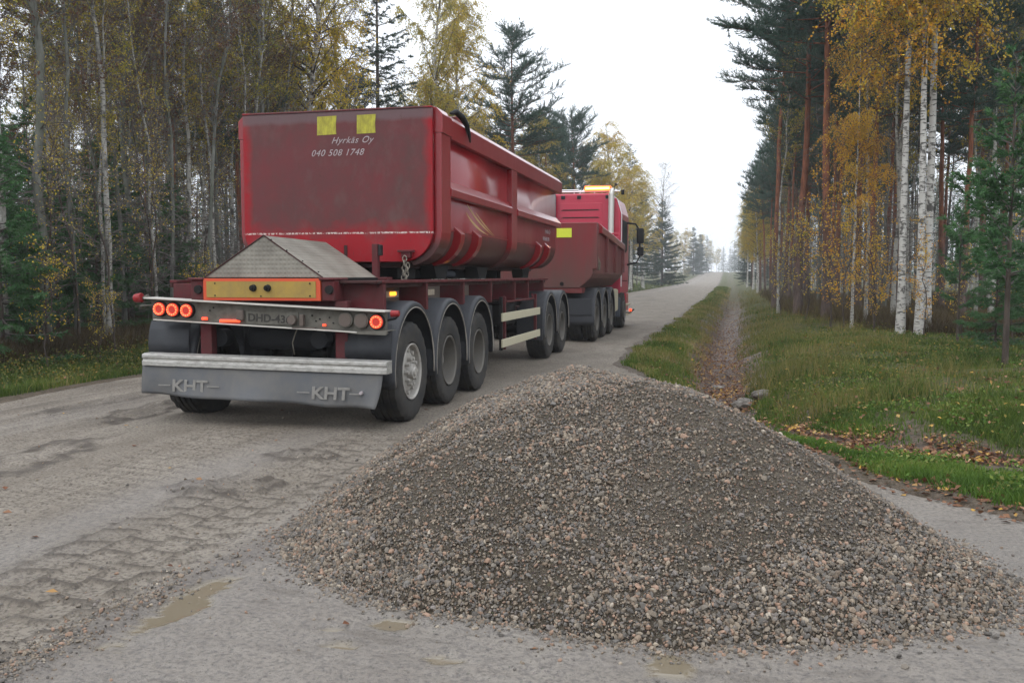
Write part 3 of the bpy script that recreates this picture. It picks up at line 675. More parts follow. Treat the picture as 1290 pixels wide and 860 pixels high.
# tailgate
gp = upoly(XL-.0, XR+.0, ZB+.01, ZT+.02, .37, 2.03, 10)
tg = MB().prism(gp, 'y', YR-.02, YR+.035).build('tailgate', 'tailgate_red', T, bevel=.008)
MB().box(XL, XR, YR-.03, YR+.05, ZT+.02, ZT+.04).build('top_fold', 'tailgate_red', tg, bevel=.005)
for x in (-4.35, -4.95): MB().box(x, x+.035, YR-.035, YR-.02, 1.73, 1.86).build('hinge_lug', 'chassis_brown', tg)
for x0, x1 in ((-4.672, -4.432), (-4.178, -3.948)):
    b = MB(); b.add([(x0, YR-.0235, 3.135), (x1+.0, YR-.0235, 3.14), (x1-.004, YR-.0235, 3.25), (x1+.006, YR-.0235, 3.352), (x0+.004, YR-.0235, 3.348)], [(0, 1, 2, 3, 4)])
    b.build('yellow_sticker', 'sticker_yellow', T)
text('lettering', 'Hyrkäs Oy', .105, (-4.50, YR-.022, 3.035), (PI/2, 0, 0), 'letter_silver', T, .001, .45, 1.12)
text('lettering', '040 508 1748', .105, (-4.755, YR-.022, 2.895), (PI/2, 0, 0), 'letter_silver', T, .001, .35, 1.12)
# side flash: three gold feathers, and small name near the front
mb = MB()
def stroke(pts, w0, w1):
    n = len(pts); vs = []
    for i, (y, z) in enumerate(pts):
        a = pts[min(i+1, n-1)]; b = pts[max(i-1, 0)]; d = Vector((a[0]-b[0], a[1]-b[1])).normalized(); q = Vector((-d.y, d.x)); t = i/(n-1); w = w0*math.sin(PI*min(1, t*1.0+.08))+w1
        vs += [(XR+.0085, y+q.x*w, z+q.y*w), (XR+.0085, y-q.x*w, z-q.y*w)]
    mb.add(vs, [(2*i, 2*i+1, 2*i+3, 2*i+2) for i in range(n-1)])
def qb(a, b, c, n=14): return [((1-t)**2*a[0]+2*t*(1-t)*b[0]+t*t*c[0], (1-t)**2*a[1]+2*t*(1-t)*b[1]+t*t*c[1]) for t in [i/n for i in range(n+1)]]
stroke(qb((11.38, 2.42), (11.85, 2.22), (12.72, 2.075)), .012, .003)
stroke(qb((11.34, 2.31), (11.75, 2.13), (12.45, 2.075)), .014, .003)
stroke(qb((11.80, 2.34), (12.2, 2.2), (12.80, 2.08)), .008, .002)
mb.build('gold_feathers', 'gold_line', T)
text('lettering', 'Hyrkäs Oy', .12, (XR+.008, 16.55, 2.29), (PI/2, 0, PI/2), 'letter_silver', T, .001, .4)
text('lettering', '040 508 1748', .105, (XR+.008, 16.38, 2.15), (PI/2, 0, PI/2), 'letter_silver', T, .001, .2)
# rubber seal drooping over the rear corner and small wedge plate
mb = MB(); mb.prism([(10.62, 3.40), (11.30, 3.40), (11.30, 3.53)], 'x', XR-.02, XR+.01)
mb.v = [(x, y, z) for x, y, z in mb.v]; mb.build('wedge_plate', 'body_red', T, bevel=.004)
mb = MB(); mb.tube([(XR+.02, 10.62, 3.44), (XR+.06, 10.72, 3.475), (XR+.10, 10.86, 3.43), (XR+.115, 11.0, 3.36), (XR+.12, 11.10, 3.25), (XR+.115, 11.16, 3.17)], [.015, .036, .042, .034, .022, .010], 8)
mb.build('rubber_strap', 'black_rubber', T, smooth=True)

# chassis
def fr(*a, mat='chassis_brown', name='chassis_rail', bevel=.006, **k): return MB().box(*a).build(name, mat, T, bevel=bevel, **k)
for x in (-4.98, -4.02):
    r_ = fr(x, x+.12, 8.45, 16.9, 1.06, 1.40)
for x in (-5.62, -3.34):
    fr(x, x+.09, 8.42, 16.8, 1.43, 1.462, name='side_flange', mat='frame_red')
    fr(x, x+.035, 8.42, 16.8, 1.385, 1.428, name='side_flange', mat='chassis_brown')
for y in (8.42, 9.72, 11.2, 12.6, 14.1, 15.1, 16.4):
    fr(-5.58, -3.26, y, y+.06, 1.13, 1.427, name='outrigger', mat='frame_red')
fr(-3.60, -3.56, 8.5, 9.66, 1.12, 1.38, name='side_panel', mat='panel_taupe')
fr(-3.558, -3.552, 8.5, 9.62, 1.27, 1.34, name='reflective_tape', mat='tape_beige', bevel=0)
fr(-3.60, -3.56, 9.80, 11.15, 1.12, 1.38, name='side_panel', mat='panel_taupe')
fr(-3.558, -3.552, 9.84, 10.9, 1.27, 1.34, name='reflective_tape', mat='tape_beige', bevel=0)
fr(-3.60, -3.56, 11.3, 12.5, 1.16, 1.38, name='side_panel', mat='panel_taupe')
fr(-3.66, -3.62, 12.7, 16.3, 1.16, 1.38, name='side_panel', mat='chassis_brown')
for y in (9.36, 12.0, 15.75):
    b = MB()
    for k in range(3): b.cyl((-3.551, y+k*.055, 1.31), (-3.53, y+k*.055, 1.31), .020, .018, 10)
    b.build('side_lamp', 'led_orange', T)
# subframe and tipping supports under the body
for y in (10.9, 12.9, 15.9):
    fr(-4.9, -4.0, y, y+.25, 1.462, 1.64, name='body_support', mat='under_dark')
    b = MB(); b.prism([(y-.12, 1.63), (y+.5, 1.63), (y+.38, 1.47), (y, 1.47)], 'x', -3.72, -3.52); b.build('support_bracket', 'under_dark', T, bevel=.006)
fr(-5.2, -3.7, 10.1, 17.4, 1.60, 1.655, name='body_sill', mat='chassis_brown')
fr(-3.75, -3.66, 10.1, 10.5, 1.47, 1.60, name='hinge_block', mat='under_dark')
b = MB(); b.cyl((-3.8, 11.75, 1.53), (-3.8, 12.5, 1.53), .045, .045, 16); b.build('oil_canister', 'slate_plastic', T, smooth='auto')
# stanchion and chain by the tailgate
b = MB(); b.box(-3.86, -3.79, 9.60, 9.67, 1.46, 1.86); b.box(-3.99, -3.66, 9.55, 9.72, 1.462, 1.49); b.build('stanchion', 'frame_red', T, bevel=.006)
b = MB(); b.box(-3.785, -3.745, 9.60, 9.66, 1.73, 1.85); b.build('rubber_buffer', 'black_rubber', T, bevel=.01)
b = MB(); b.box(-3.67, -3.48, 9.90, 9.97, 1.775, 1.80); b.box(-3.63, -3.52, 9.92, 9.975, 1.71, 1.775); b.build('chain_bracket', 'frame_red', T, bevel=.004)
b = MB()
def link_ring(c, rot, rx=.022, rz=.036, t=.006):
    pts = [(c[0]+rx*math.cos(a)*math.cos(rot), c[1]+rx*math.cos(a)*math.sin(rot), c[2]+rz*math.sin(a)) for a in circ_fn(12)]; pts.append(pts[0]); b.tube(pts, t, 6)
for k in range(6): link_ring((-3.575-.004*k, 9.885, 1.70-k*.054), .3+k % 2*1.3)
for k in range(5): link_ring((-3.535-.007*k, 9.88, 1.62-k*.046+(.0)), .9+k % 2*1.3)
b.build('chain', 'chain_steel', T, smooth=True)
# checker plate deck at the rear
yd0, yd1 = 8.20, 9.62; xl_, xr_, xm = -5.08, -3.80, -4.42; ze, zr = 1.487, 1.90
b = MB(); b.add([(xl_, yd0, ze), (xr_, yd0, ze), (xm, yd0, zr), (xl_, yd1, ze), (xr_, yd1, ze), (xm, yd1, zr-.015)], [(0, 1, 2), (1, 4, 5, 2), (0, 2, 5, 3), (3, 5, 4), (0, 3, 4, 1)])
deck = b.build('deck_cover', 'deck_plate', T, bevel=.004)
b = MB()
for p, q in (((xl_, yd0-.004, ze), (xm, yd0-.004, zr)), ((xr_, yd0-.004, ze), (xm, yd0-.004, zr))): b.tube([p, q], .007, 6)
b.build('seam', 'chassis_brown', deck)
b = MB()
for i in range(4): b.cyl((xr_-.05-i*.165, yd0+.01, ze+.055+i*.105), (xr_-.045-i*.165, yd0-.012, ze+.055+i*.105), .007, .006, 8)
b.build('rivet', 'under_dark', deck)
fr(xl_-.02, xr_+.03, yd0+.01, yd1, ze-.03, ze-.002, name='deck_frame', mat='under_dark')
# rear marker board with end boxes
bd = fr(-5.075, -3.815, 8.165, 8.195, 1.262, 1.478, name='marker_board', mat='board_orange', bevel=.003)
MB().box(-5.035, -3.86, 8.158, 8.164, 1.292, 1.450).build('reflective_field', 'board_yellow', bd)
b = MB()
for x in (-4.52, -4.365): b.cyl((x, 8.16, 1.385), (x, 8.12, 1.385), .036, .028, 14); b.cyl((x, 8.12, 1.385), (x, 8.105, 1.385), .014, .012, 8)
b.build('bolt', 'under_dark', bd, smooth='auto')
b = MB()
for x, z in ((-4.94, 1.31), (-4.94, 1.43), (-3.92, 1.31), (-3.92, 1.43), (-4.44, 1.305)): b.cyl((x, 8.16, z), (x, 8.153, z), .008, .008, 8)
b.build('rivet', 'under_dark', bd)
for x0, x1 in ((-5.225, -5.08), (-3.81, -3.68)):
    b = MB(); b.box(x0, x1, 8.18, 8.5, 1.262, 1.46); b.box(x0-.02, x1+.015, 8.15, 8.5, 1.462, 1.486); b.build('end_box', 'frame_red', T, bevel=.018)
    b = MB(); b.cyl(((x0+x1)/2+.02, 8.178, 1.37), ((x0+x1)/2+.02, 8.15, 1.37), .045, .04, 14); b.build('grommet', 'under_dark', T)
fr(-3.68, -3.28, 8.30, 9.7, 1.43, 1.458, name='deck_edge', mat='chassis_brown')
# lamp beam: hangs a little low on the right
sh = lambda x: -.045*(x+5.65)
def shb(x0, x1, y0, y1, z0, z1, name, mat, par=None, bevel=.003, **k): return MB().box(x0, x1, y0, y1, z0, z1, sh).build(name, mat, par or T, bevel=bevel, **k)
lb = shb(-5.65, -3.14, 8.16, 8.20, 1.075, 1.27, 'lamp_beam', 'lampbeam_grey')
shb(-5.70, -3.13, 8.09, 8.30, 1.272, 1.288, 'top_flange', 'edge_bright', lb)
shb(-5.62, -3.16, 8.12, 8.28, 1.060, 1.073, 'bottom_flange', 'edge_bright', lb)
b = MB(); b.add([(-3.55, 8.13, 1.06+sh(-3.55)), (-3.10, 8.10, .985), (-3.10, 8.30, .985), (-3.55, 8.3, 1.06+sh(-3.55)), (-3.12, 8.1, .945), (-3.4, 8.12, 1.0-.05)], [(0, 1, 2, 3), (0, 5, 4, 1)])
b.build('bent_plate', 'lampbeam_grey', lb, solid=.008)
def lamp(x, on=True):
    z = 1.178+sh(x)
    b = MB(); b.cyl((x, 8.165, z), (x, 8.125, z), .078, .074, 28)
    o = b.build('tail_lamp' if on else 'blank_lamp_socket', 'under_dark' if on else 'lampbeam_grey', T, smooth='auto', bevel=.004)
    if on:
        b = MB(); b.cyl((x, 8.126, z), (x, 8.112, z), .067, .060, 28); b.build('lens', 'lamp_core', o, smooth='auto')
        b = MB(); pts = [(x+.050*math.cos(a), 8.112, z+.050*math.sin(a)) for a in circ_fn(24)]; pts.append(pts[0]); b.tube(pts, .0125, 6); b.build('light_ring', 'lamp_ring', o, smooth=True)
        b = MB()
        for k in range(12): a = 2*PI*k/12; b.cyl((x+.05*math.cos(a), 8.106, z+.05*math.sin(a)), (x+.05*math.cos(a), 8.094, z+.05*math.sin(a)), .006, .004, 6)
        b.build('diode', 'led_hot', o)
    else:
        b = MB(); b.cyl((x, 8.128, z), (x, 8.118, z), .066, .062, 24); b.build('blank_disc', 'panel_taupe', o, smooth='auto')
for x in (-5.545, -5.395, -5.24, -3.225): lamp(x)
for x in (-3.385, -3.545): lamp(x, False)
b = MB(); b.box(-5.085, -5.025, 8.135, 8.158, 1.095+sh(-5.05), 1.12+sh(-5.05)); b.build('small_lamp', 'led_red', T, bevel=.006)
b = MB(); b.box(-4.885, -4.67, 8.13, 8.158, 1.085+sh(-4.8), 1.112+sh(-4.8)); b.build('plate_lamp', 'led_red', T, bevel=.006)
b = MB(); b.box(-3.785, -3.755, 8.135, 8.158, 1.105+sh(-3.78), 1.125+sh(-3.78)); b.build('small_lamp', 'led_red', T, bevel=.004)
b = MB(); b.box(-4.70, -4.62, 8.12, 8.158, 1.11+sh(-4.66), 1.215+sh(-4.66)); b.build('socket_cover', 'panel_taupe', T, bevel=.015)
b = MB(); b.box(-4.60, -4.04, 8.150, 8.158, 1.09+sh(-4.3), 1.215+sh(-4.3)); b.build('number_plate', 'lampbeam_grey', lb, bevel=.002)
t_ = text('plate_number', 'DHD-436', .105, (-4.585, 8.148, 1.112+sh(-4.585)), (PI/2, .045, 0), 'letter_plate', lb, .002, 0, 1.05, .002, 1.05)
b = MB(); z = 1.15+sh(-4.0)
b.cyl((-4.10, 8.158, z), (-4.10, 8.11, z), .05, .044, 18); b.box(-4.015, -3.975, 8.11, 8.158, z-.055, z+.055); b.box(-4.10, -3.86, 8.12, 8.158, z-.085, z-.068); b.build('socket', 'panel_taupe', T, bevel=.004)
b = MB()
for x, dz in ((-3.9, .03), (-3.86, -.02), (-3.72, .02), (-3.68, -.03), (-5.0, .02), (-4.96, .05), (-3.82, .0)): b.cyl((x, 8.158, 1.17+sh(x)+dz), (x, 8.15, 1.17+sh(x)+dz), .008, .008, 8)
b.build('rivet', 'under_dark', lb)
# end marker lamps on stalks
b = MB(); b.tube([(-5.64, 8.2, 1.21), (-5.80, 8.17, 1.20)], .010, 6); b.cyl((-5.79, 8.2, 1.27), (-5.72, 8.2, 1.30), .02, .02, 8); b.build('lamp_stalk', 'lampbeam_grey', T)
b = MB(); b.cyl((-5.86, 8.18, 1.275), (-5.78, 8.18, 1.285), .044, .05, 16); b.build('marker_lamp', 'red_marker', T, smooth='auto', bevel=.008)
b = MB(); b.tube([(-3.15, 8.2, 1.08), (-3.06, 8.2, 1.10), (-3.04, 8.22, 1.13)], .012, 6); b.build('lamp_stalk', 'under_dark', T)
b = MB(); b.cyl((-3.09, 8.16, 1.145), (-3.01, 8.16, 1.15), .034, .028, 16); b.build('marker_lamp', 'red_marker', T, smooth='auto', bevel=.006)
# posts, bumper bar, rubber flap
for x0, x1 in ((-5.165, -5.04), (-3.70, -3.57)): fr(x0, x1, 8.24, 8.34, .70, 1.26, name='bumper_post', mat='frame_red', bevel=.008)
bz = lambda x: -.012*(x+5.77)
b = MB()
poly = [(8.02, .722), (8.02, .690), (8.035, .684), (8.035, .664), (8.02, .658), (8.02, .612), (8.17, .612), (8.17, .735), (8.06, .735)]
b.prism(poly, 'x', -5.69, -3.09); b.v = [(x, y, z+bz(x)) for x, y, z in b.v]; b.build('bumper_bar', 'alu_worn', T, bevel=.004)
b = MB(); nx, nz = 60, 10
def flap_pt(i, k):
    t = i/nx; x = -5.70+t*2.56; zb = .330-.045*t-.028*math.exp(-((t-.80)/.10)**2)+.004*math.sin(t*17)-.008*math.sin(t*6)
    u = k/nz; x2 = x-(.055*u*u if t > .9 else 0)*(t-.9)*10
    return (x2-.015*u*(1-t), 8.05-.035*u+.03*math.sin(t*9+1)*u*u+.02*math.sin(t*23)*u**2, .614+bz(x)+(float(zb)-.614)*u)
vs = [flap_pt(i, k) for k in range(nz+1) for i in range(nx+1)]
b.add(vs, [(k*(nx+1)+i, k*(nx+1)+i+1, (k+1)*(nx+1)+i+1, (k+1)*(nx+1)+i) for k in range(nz) for i in range(nx)])
flap = b.build('rubber_flap', 'flap_rubber', T, smooth=True, solid=.010)
for xx, dz in ((-5.36, .03), (-3.86, .0)):
    text('lettering', 'KHT', .165, (xx, 8.012, .335+dz), (PI/2, .01, 0), 'flap_letter', flap, .0012, .06, 1.0, .0045, 1.2)
    b = MB(); b.box(xx-.14, xx-.01, 8.006, 8.010, .386+dz, .396+dz); b.box(xx+.40, xx+.53, 8.006, 8.010, .384+dz, .394+dz); b.build('letter_bar', 'flap_letter', flap)
b = MB(); b.cyl((-3.345, 8.03, .40), (-3.345, 8.0, .40), .018, .015, 12); b.build('flap_rivet', 'letter_silver', flap)
# axles, tanks, dark underside
ax = [8.92, 10.23, 11.54]; dl_ = [16.45, 17.78]
for y in ax+dl_:
    MB().cyl((-5.45, y, .52), (-3.42, y, .52), .075, n=16).build('axle', 'under_dark', T, smooth='auto')
    for x in (-4.93, -3.97):
        b = MB(); b.cyl((x, y+.05, .60), (x, y+.05, 1.06), .14, .15, 16); b.build('air_spring', 'black_rubber', T, smooth='auto', bevel=.02)
        MB().box(x-.05, x+.05, y-.55, y+.2, .56, .64).build('leaf_spring', 'under_dark', T)
for i, y in enumerate(ax):
    wheel(T, -3.325, y, .52, 1, 'lugged' if i == 0 else 'deep', roll=i*.4, label='wheel with protruding lug nuts and pale hub' if i == 0 else None)
    wheel(T, -5.555, y, .52, -1, 'deep', roll=i*.7)
    fender(T, y+.02); fender(T, y+.02, x0=-5.76, x1=-5.28)
for i, y in enumerate(dl_):
    wheel(T, -3.325, y, .52, 1, 'deep', roll=1+i*.4); wheel(T, -5.555, y, .52, -1, 'deep', roll=i*.7)
    fender(T, y, r=.64); fender(T, y, x0=-5.76, x1=-5.28, r=.64)
# quarter guards behind the last axle, low rear faces
for x0, x1 in ((-3.60, -3.13), (-5.76, -5.30)):
    b = MB(); pts = [(8.245, .70), (8.235, .82), (8.26, .95), (8.30, 1.04)]; n_ = len(pts)
    b.add([(x, y, z) for x in (x0, x1) for y, z in pts], [(i, i+1, n_+i+1, n_+i) for i in range(n_-1)]); b.build('rear_guard', 'fender_plastic', T, smooth=True, solid=.008)
b = MB(); b.cyl((-4.85, 8.75, .88), (-4.1, 8.75, .88), .15, n=20); b.build('air_tank', 'tank_dark', T, smooth='auto', bevel=.02)
for x in (-5.05, -3.95): b = MB(); b.cyl((x, 8.4, .87), (x, 8.55, .87), .09, n=20); b.build('brake_chamber', 'tank_dark', T, smooth='auto')
fr(-4.95, -3.95, 9.3, 9.5, .7, 1.1, name='cross_member', mat='under_dark'); fr(-4.95, -3.95, 12.2, 12.35, .8, 1.3, name='cross_member', mat='under_dark')
b = MB(); b.tube([(-4.12, 8.35, 1.06), (-4.16, 8.33, .95), (-4.2, 8.33, .84), (-4.19, 8.35, .72)], .006, 6); b.build('cable', 'chain_steel', T, smooth=True)
# turntable, drawbar
b = MB(); b.cyl((-4.44, 17.1, .95), (-4.44, 17.1, 1.05), .5, n=32); b.build('turntable', 'under_dark', T, smooth='auto')
for x in (-4.95, -4.02): fr(x, x+.1, 15.9, 18.4, .72, .93, name='dolly_rail', mat='chassis_brown')
b = MB(); b.tube([(-4.85, 18.3, .8), (-4.35, 20.3, .72)], .06, 8); b.tube([(-3.98, 18.3, .8), (-4.35, 20.3, .72)], .06, 8); b.build('drawbar', 'frame_red', T)
# side guard between the axle groups
for z0, z1 in ((.845, .965), (.465, .585)): fr(-3.17, -3.145, 12.82, 15.56, z0, z1, name='side_guard', mat='guard_alu', bevel=.005)
for y in (12.9, 13.1, 15.35):
    fr(-3.22, -3.172, y, y+.05, .42, 1.20, name='guard_post', mat='frame_red' if y > 13 else 'under_dark')
b = MB(); b.tube([(-3.25, 13.3, 1.2), (-3.22, 13.35, 1.12), (-3.22, 15.3, 1.12), (-3.25, 15.35, 1.2)], .018, 6); b.build('guard_loop', 'frame_red', T)
fr(-5.3, -3.6, 13.2, 14.0, .62, 1.05, name='storage_box', mat='tank_dark', bevel=.02)
fr(-5.4, -3.5, 14.5, 15.2, .70, 1.05, name='spare_rack', mat='under_dark', bevel=.02)
b = MB(); b.box(-3.60, -3.13, 15.70, 15.72, .38, .95); b.build('mud_screen', 'fender_plastic', T, bevel=.006)

# ------------------------------------------------------------------ truck
K = empty('dump_truck', (-4.2, 23.5, 0), 'red tipper truck with amber light bar on its cab pulling the trailer', 'truck')
def kb(x0, x1, y0, y1, z0, z1, name, mat, bevel=.01, par=None): return MB().box(x0, x1, y0, y1, z0, z1).build(name, mat, par or K, bevel=bevel)
kl, kr = -5.42, -2.92
rp = [(kl, 2.70), (kl, 1.52), (kl+.14, 1.40), (kl+.30, 1.24), (kr-.30, 1.24), (kr-.06, 1.46), (kr, 1.56), (kr, 2.70)]
bin_ = MB(); m = len(rp)
def ztop(y): return 2.70-.055*max(0, y-21.3)
vs = []
for y in (20.42, 21.3, 26.2):
    vs += [(x, y, (ztop(y) if z > 2.6 else z)) for x, z in rp]
bin_.add(vs, [(j*m+i, j*m+i+1, (j+1)*m+i+1, (j+1)*m+i) for j in range(2) for i in range(m-1)])
kbody = bin_.build('tipper_body', 'truck_red', K, solid=.012)
MB().prism(rp, 'y', 20.36, 20.42).build('tailgate', 'truck_red', K, bevel=.01)
MB().prism([(x, z-(0 if z < 2.6 else .27)) for x, z in rp], 'y', 26.2, 26.26).build('front_wall', 'truck_red', K)
kb(kl+.04, kr-.04, 20.5, 26.1, 2.0, 2.03, 'gravel_load', 'pile_fines', 0)
b = MB(); b.box(kr-.02, kr+.09, 20.36, 20.62, 1.66, 2.70); b.build('corner_post', 'truck_red', K, bevel=.015)
b = MB(); b.box(kr-.02, kr+.02, 20.78, 21.0, 1.9, 2.42); b.build('gate_latch', 'under_dark', K, bevel=.01)
b = MB(); b.tube([(kr+.03, 20.75, 1.95), (kr+.06, 20.9, 1.82), (kr+.04, 21.0, 1.66)], .04, 8); b.build('latch_arm', 'chain_steel', K)
for s, x in ((1, kr), (-1, kl)):
    b = MB(); vs = []
    for y in (21.3, 26.25):
        z = ztop(y); vs += [(x-s*.04, y, z-.20), (x+s*.09, y, z-.20), (x+s*.09, y, z-.05), (x, y, z+.04), (x-s*.04, y, z+.04)]
    b.add(vs, [(0, 1, 6, 5), (1, 2, 7, 6), (2, 3, 8, 7), (3, 4, 9, 8), (4, 0, 5, 9), (0, 4, 3, 2, 1), (5, 6, 7, 8, 9)]); b.build('top_rail', 'body_red', K, bevel=.006)
    for y in (22.4, 24.2, 26.0): kb(min(x, x+s*.08), max(x, x+s*.08), y, y+.18, 1.6, ztop(y)-.18, 'side_post', 'truck_red')
kb(kl+.25, kr-.25, 20.38, 20.9, 1.12, 1.24, 'rear_sill', 'truck_red')
b = MB(); b.cyl((-3.62, 20.36, 1.33), (-3.62, 20.345, 1.33), .045, n=16); b.build('hinge_hole', 'under_dark', K)
b = MB(); b.box(-3.74, -3.40, 20.345, 20.357, 2.37, 2.575); b.build('yellow_plate', 'sticker_lime', K)
kb(-4.7, -3.75, 20.5, 28.0, .80, 1.12, 'chassis_rail', 'under_dark', .01)
kb(-5.3, -3.0, 20.55, 20.7, .68, 1.0, 'rear_beam', 'under_dark', .01)
kb(-4.5, -4.2, 20.2, 20.6, .66, .85, 'tow_hitch', 'under_dark', .01)
kax = [21.15, 22.50, 23.85]
for i, y in enumerate(kax):
    MB().cyl((-5.2, y, .515), (-3.0, y, .515), .08, n=12).build('axle', 'under_dark', K)
    for x in (-3.07, -3.40): wheel(K, x, y, .515, 1, 'deep' if x > -3.2 else 'inner', ty_n, i, -1.5)
    for x in (-5.25, -4.92): wheel(K, x, y, .515, -1, 'deep' if x < -5.1 else 'inner', ty_n, i, -1.5)
    fender(K, y, .53, -3.62, -2.90, .655); fender(K, y, .53, -5.42, -4.72, .655)
for x, s in ((-3.06, 1), (-5.30, -1)): wheel(K, x, 26.75, .515, s, 'deep', ty_n, .3)
for x0, x1 in ((-3.62, -2.95), (-5.42, -4.7)): MB().box(x0, x1, 20.46, 20.50, .62, 1.0).build('mud_screen', 'fender_plastic', K, bevel=.01)
kb(-3.42, -2.98, 24.62, 25.9, .52, 1.15, 'fuel_tank', 'guard_alu', .06); kb(-3.35, -2.94, 25.95, 26.1, .35, .9, 'air_intake', 'slate_plastic', .03)
kb(-5.4, -5.0, 24.62, 25.9, .52, 1.15, 'battery_box', 'under_dark', .05)
# cab
cl, cr = -5.42, -3.00
zc0 = 1.0
def cabpoly(inset=0):
    return [(cl, zc0), (cl, 3.35), (cl+.10, 3.72), (cl+.30, 3.90), (cr-.36, 3.90), (cr-.13, 3.74), (cr, 3.32), (cr, zc0)]
cb = MB().prism(cabpoly(), 'y', 26.55, 28.75).build('cab', 'cab_red', K, bevel=.05, seg=3)
for z in (2.78, 2.98, 3.18, 3.40): MB().box(-4.75, -3.62, 26.53, 26.549, z, z+.018).build('pressed_groove', 'frame_red', cb)
b = MB(); b.prism([(-4.8, 3.0), (-4.8, 3.62), (-3.55, 3.62), (-3.55, 3.0)], 'y', 26.535, 26.549); b.build('rear_panel', 'cab_red', cb, bevel=.006)
for z in (3.2, 3.42): MB().box(-4.7, -3.65, 26.522, 26.534, z, z+.02).build('pressed_groove', 'frame_red', cb)
b = MB(); b.tube([(cr+.012, 26.62, 1.2), (cr+.012, 26.62, 3.30), (cr-.11, 26.62, 3.71), (cr-.34, 26.62, 3.90)], .018, 6); b.build('edge_trim', 'roof_rail', cb)
b = MB(); b.prism([(27.0, 2.35), (27.9, 2.2), (28.3, 2.3), (28.35, 3.0), (28.2, 3.15), (27.05, 3.15)], 'x', cr+.001, cr+.006); b.build('side_window', 'black_rubber', cb)
b = MB(); b.prism([(-5.25, 2.35), (-3.15, 2.35), (-3.25, 3.3), (-5.15, 3.3)], 'y', 28.752, 28.76); b.build('windscreen', 'black_rubber', cb)
b = MB(); b.box(cr+.002, cr+.01, 26.98, 28.35, 1.35, 1.37); b.box(cr+.002, cr+.01, 26.98, 27.0, 1.37, 3.2); b.build('door_seam', 'under_dark', cb)
b = MB(); b.box(-5.18, -4.90, 26.2, 26.6, 2.85, 3.88); b.box(-5.1, -4.78, 26.3, 26.6, 3.02, 3.14); b.build('air_intake', 'slate_plastic', K, bevel=.04)
# roof bar and beacon
b = MB(); b.tube([(-5.35, 26.75, 3.97), (-3.05, 26.75, 3.97)], .022, 8); b.tube([(-5.35, 26.75, 4.02), (-4.25, 26.75, 4.02)], .015, 8)
for x in (-5.0, -4.4, -3.8, -3.3): b.tube([(x, 26.75, 3.88), (x, 26.75, 3.98)], .016, 6)
b.build('roof_bar', 'roof_rail', K, smooth='auto')
for x in (-4.75, -4.28, -3.45):
    b = MB(); b.box(x, x+.12, 26.52, 26.64, 3.74, 3.84); b.build('work_lamp', 'black_rubber', K, bevel=.015)
b = MB(); b.box(-4.10, -3.32, 26.70, 27.0, 3.985, 4.13); bb_ = b.build('beacon_bar', 'beacon_amber', K, bevel=.03)
MB().box(-4.06, -3.36, 26.685, 26.70, 4.02, 4.085).build('bulb_row', 'beacon_core', bb_, bevel=.005)
b = MB(); b.box(-3.02, -2.93, 26.72, 26.8, 3.86, 4.0); b.build('horn', 'black_rubber', K, bevel=.01)
# exhaust stack
b = MB(); b.tube([(-3.28, 26.42, 1.9), (-3.26, 26.42, 3.85)], .085, 20); b.tube([(-3.26, 26.42, 3.85), (-3.24, 26.42, 3.98), (-3.12, 26.42, 4.15)], [.085, .075, .06], 20)
b.build('exhaust_stack', 'exhaust_steel', K, smooth='auto')
b = MB(); b.tube([(-3.9, 26.35, 2.62), (-3.02, 26.35, 2.62), (-3.02, 26.35, 2.2)], .02, 6); b.tube([(-3.9, 26.35, 2.72), (-3.02, 26.35, 2.72)], .02, 6); b.build('guard_rail', 'cab_red', K)
# mirrors
b = MB(); b.tube([(-2.99, 28.2, 3.12), (-2.75, 28.35, 3.10), (-2.62, 28.4, 2.9), (-2.62, 28.4, 2.1), (-2.72, 28.38, 1.92), (-2.99, 28.3, 1.85)], .030, 8); b.build('mirror_arm', 'black_rubber', K, smooth=True)
b = MB(); b.box(-2.72, -2.50, 28.36, 28.50, 2.50, 2.98); b.build('mirror', 'black_rubber', K, bevel=.05, seg=3)
b = MB(); b.box(-2.70, -2.50, 28.36, 28.50, 2.12, 2.40); b.build('mirror', 'black_rubber', K, bevel=.05, seg=3)
b = MB(); b.box(-3.25, -2.85, 27.3, 28.6, .34, .40); b.box(-3.2, -2.9, 27.5, 28.5, .62, .67); b.build('step', 'guard_alu', K, bevel=.008)
kb(cl, cr, 28.1, 28.8, .42, 1.0, 'bumper', 'cab_red', .05); kb(cl+.05, cr-.05, 27.3, 28.1, .7, 1.0, 'cab_floor', 'under_dark')
b = MB(); b.tube([(-2.98, 27.35, .42), (-2.80, 27.35, .42), (-2.68, 27.4, .52)], .022, 6); b.build('lamp_stalk', 'black_rubber', K)
b = MB(); b.box(-2.82, -2.74, 27.28, 27.36, .46, .54); b.build('marker_lamp', 'led_red', K, bevel=.02)

# ------------------------------------------------------------------ trees
def tubes(P, R, n):
    """batch of swept tubes: P (M,k,3), R (M,k)"""
    P = np.asarray(P, float); T_ = np.gradient(P, axis=1); T_ /= np.linalg.norm(T_, axis=2, keepdims=True)+1e-9
    ref = np.where(np.abs(T_[..., 2:3]) > .9, np.array([1., 0, 0]), np.array([0, 0, 1.])); U = np.cross(T_, ref); U /= np.linalg.norm(U, axis=2, keepdims=True)+1e-9
    W = np.cross(T_, U); a = 2*PI*np.arange(n)/n
    V = P[:, :, None]+R[:, :, None, None]*(U[:, :, None]*np.cos(a)[:, None]+W[:, :, None]*np.sin(a)[:, None])
    M_, k = P.shape[:2]; i = np.arange(M_*k*n).reshape(M_, k, n); j = np.roll(i, -1, 2)
    return V.reshape(-1, 3), np.stack([i[:, :-1], j[:, :-1], j[:, 1:], i[:, 1:]], -1).reshape(-1, 4)
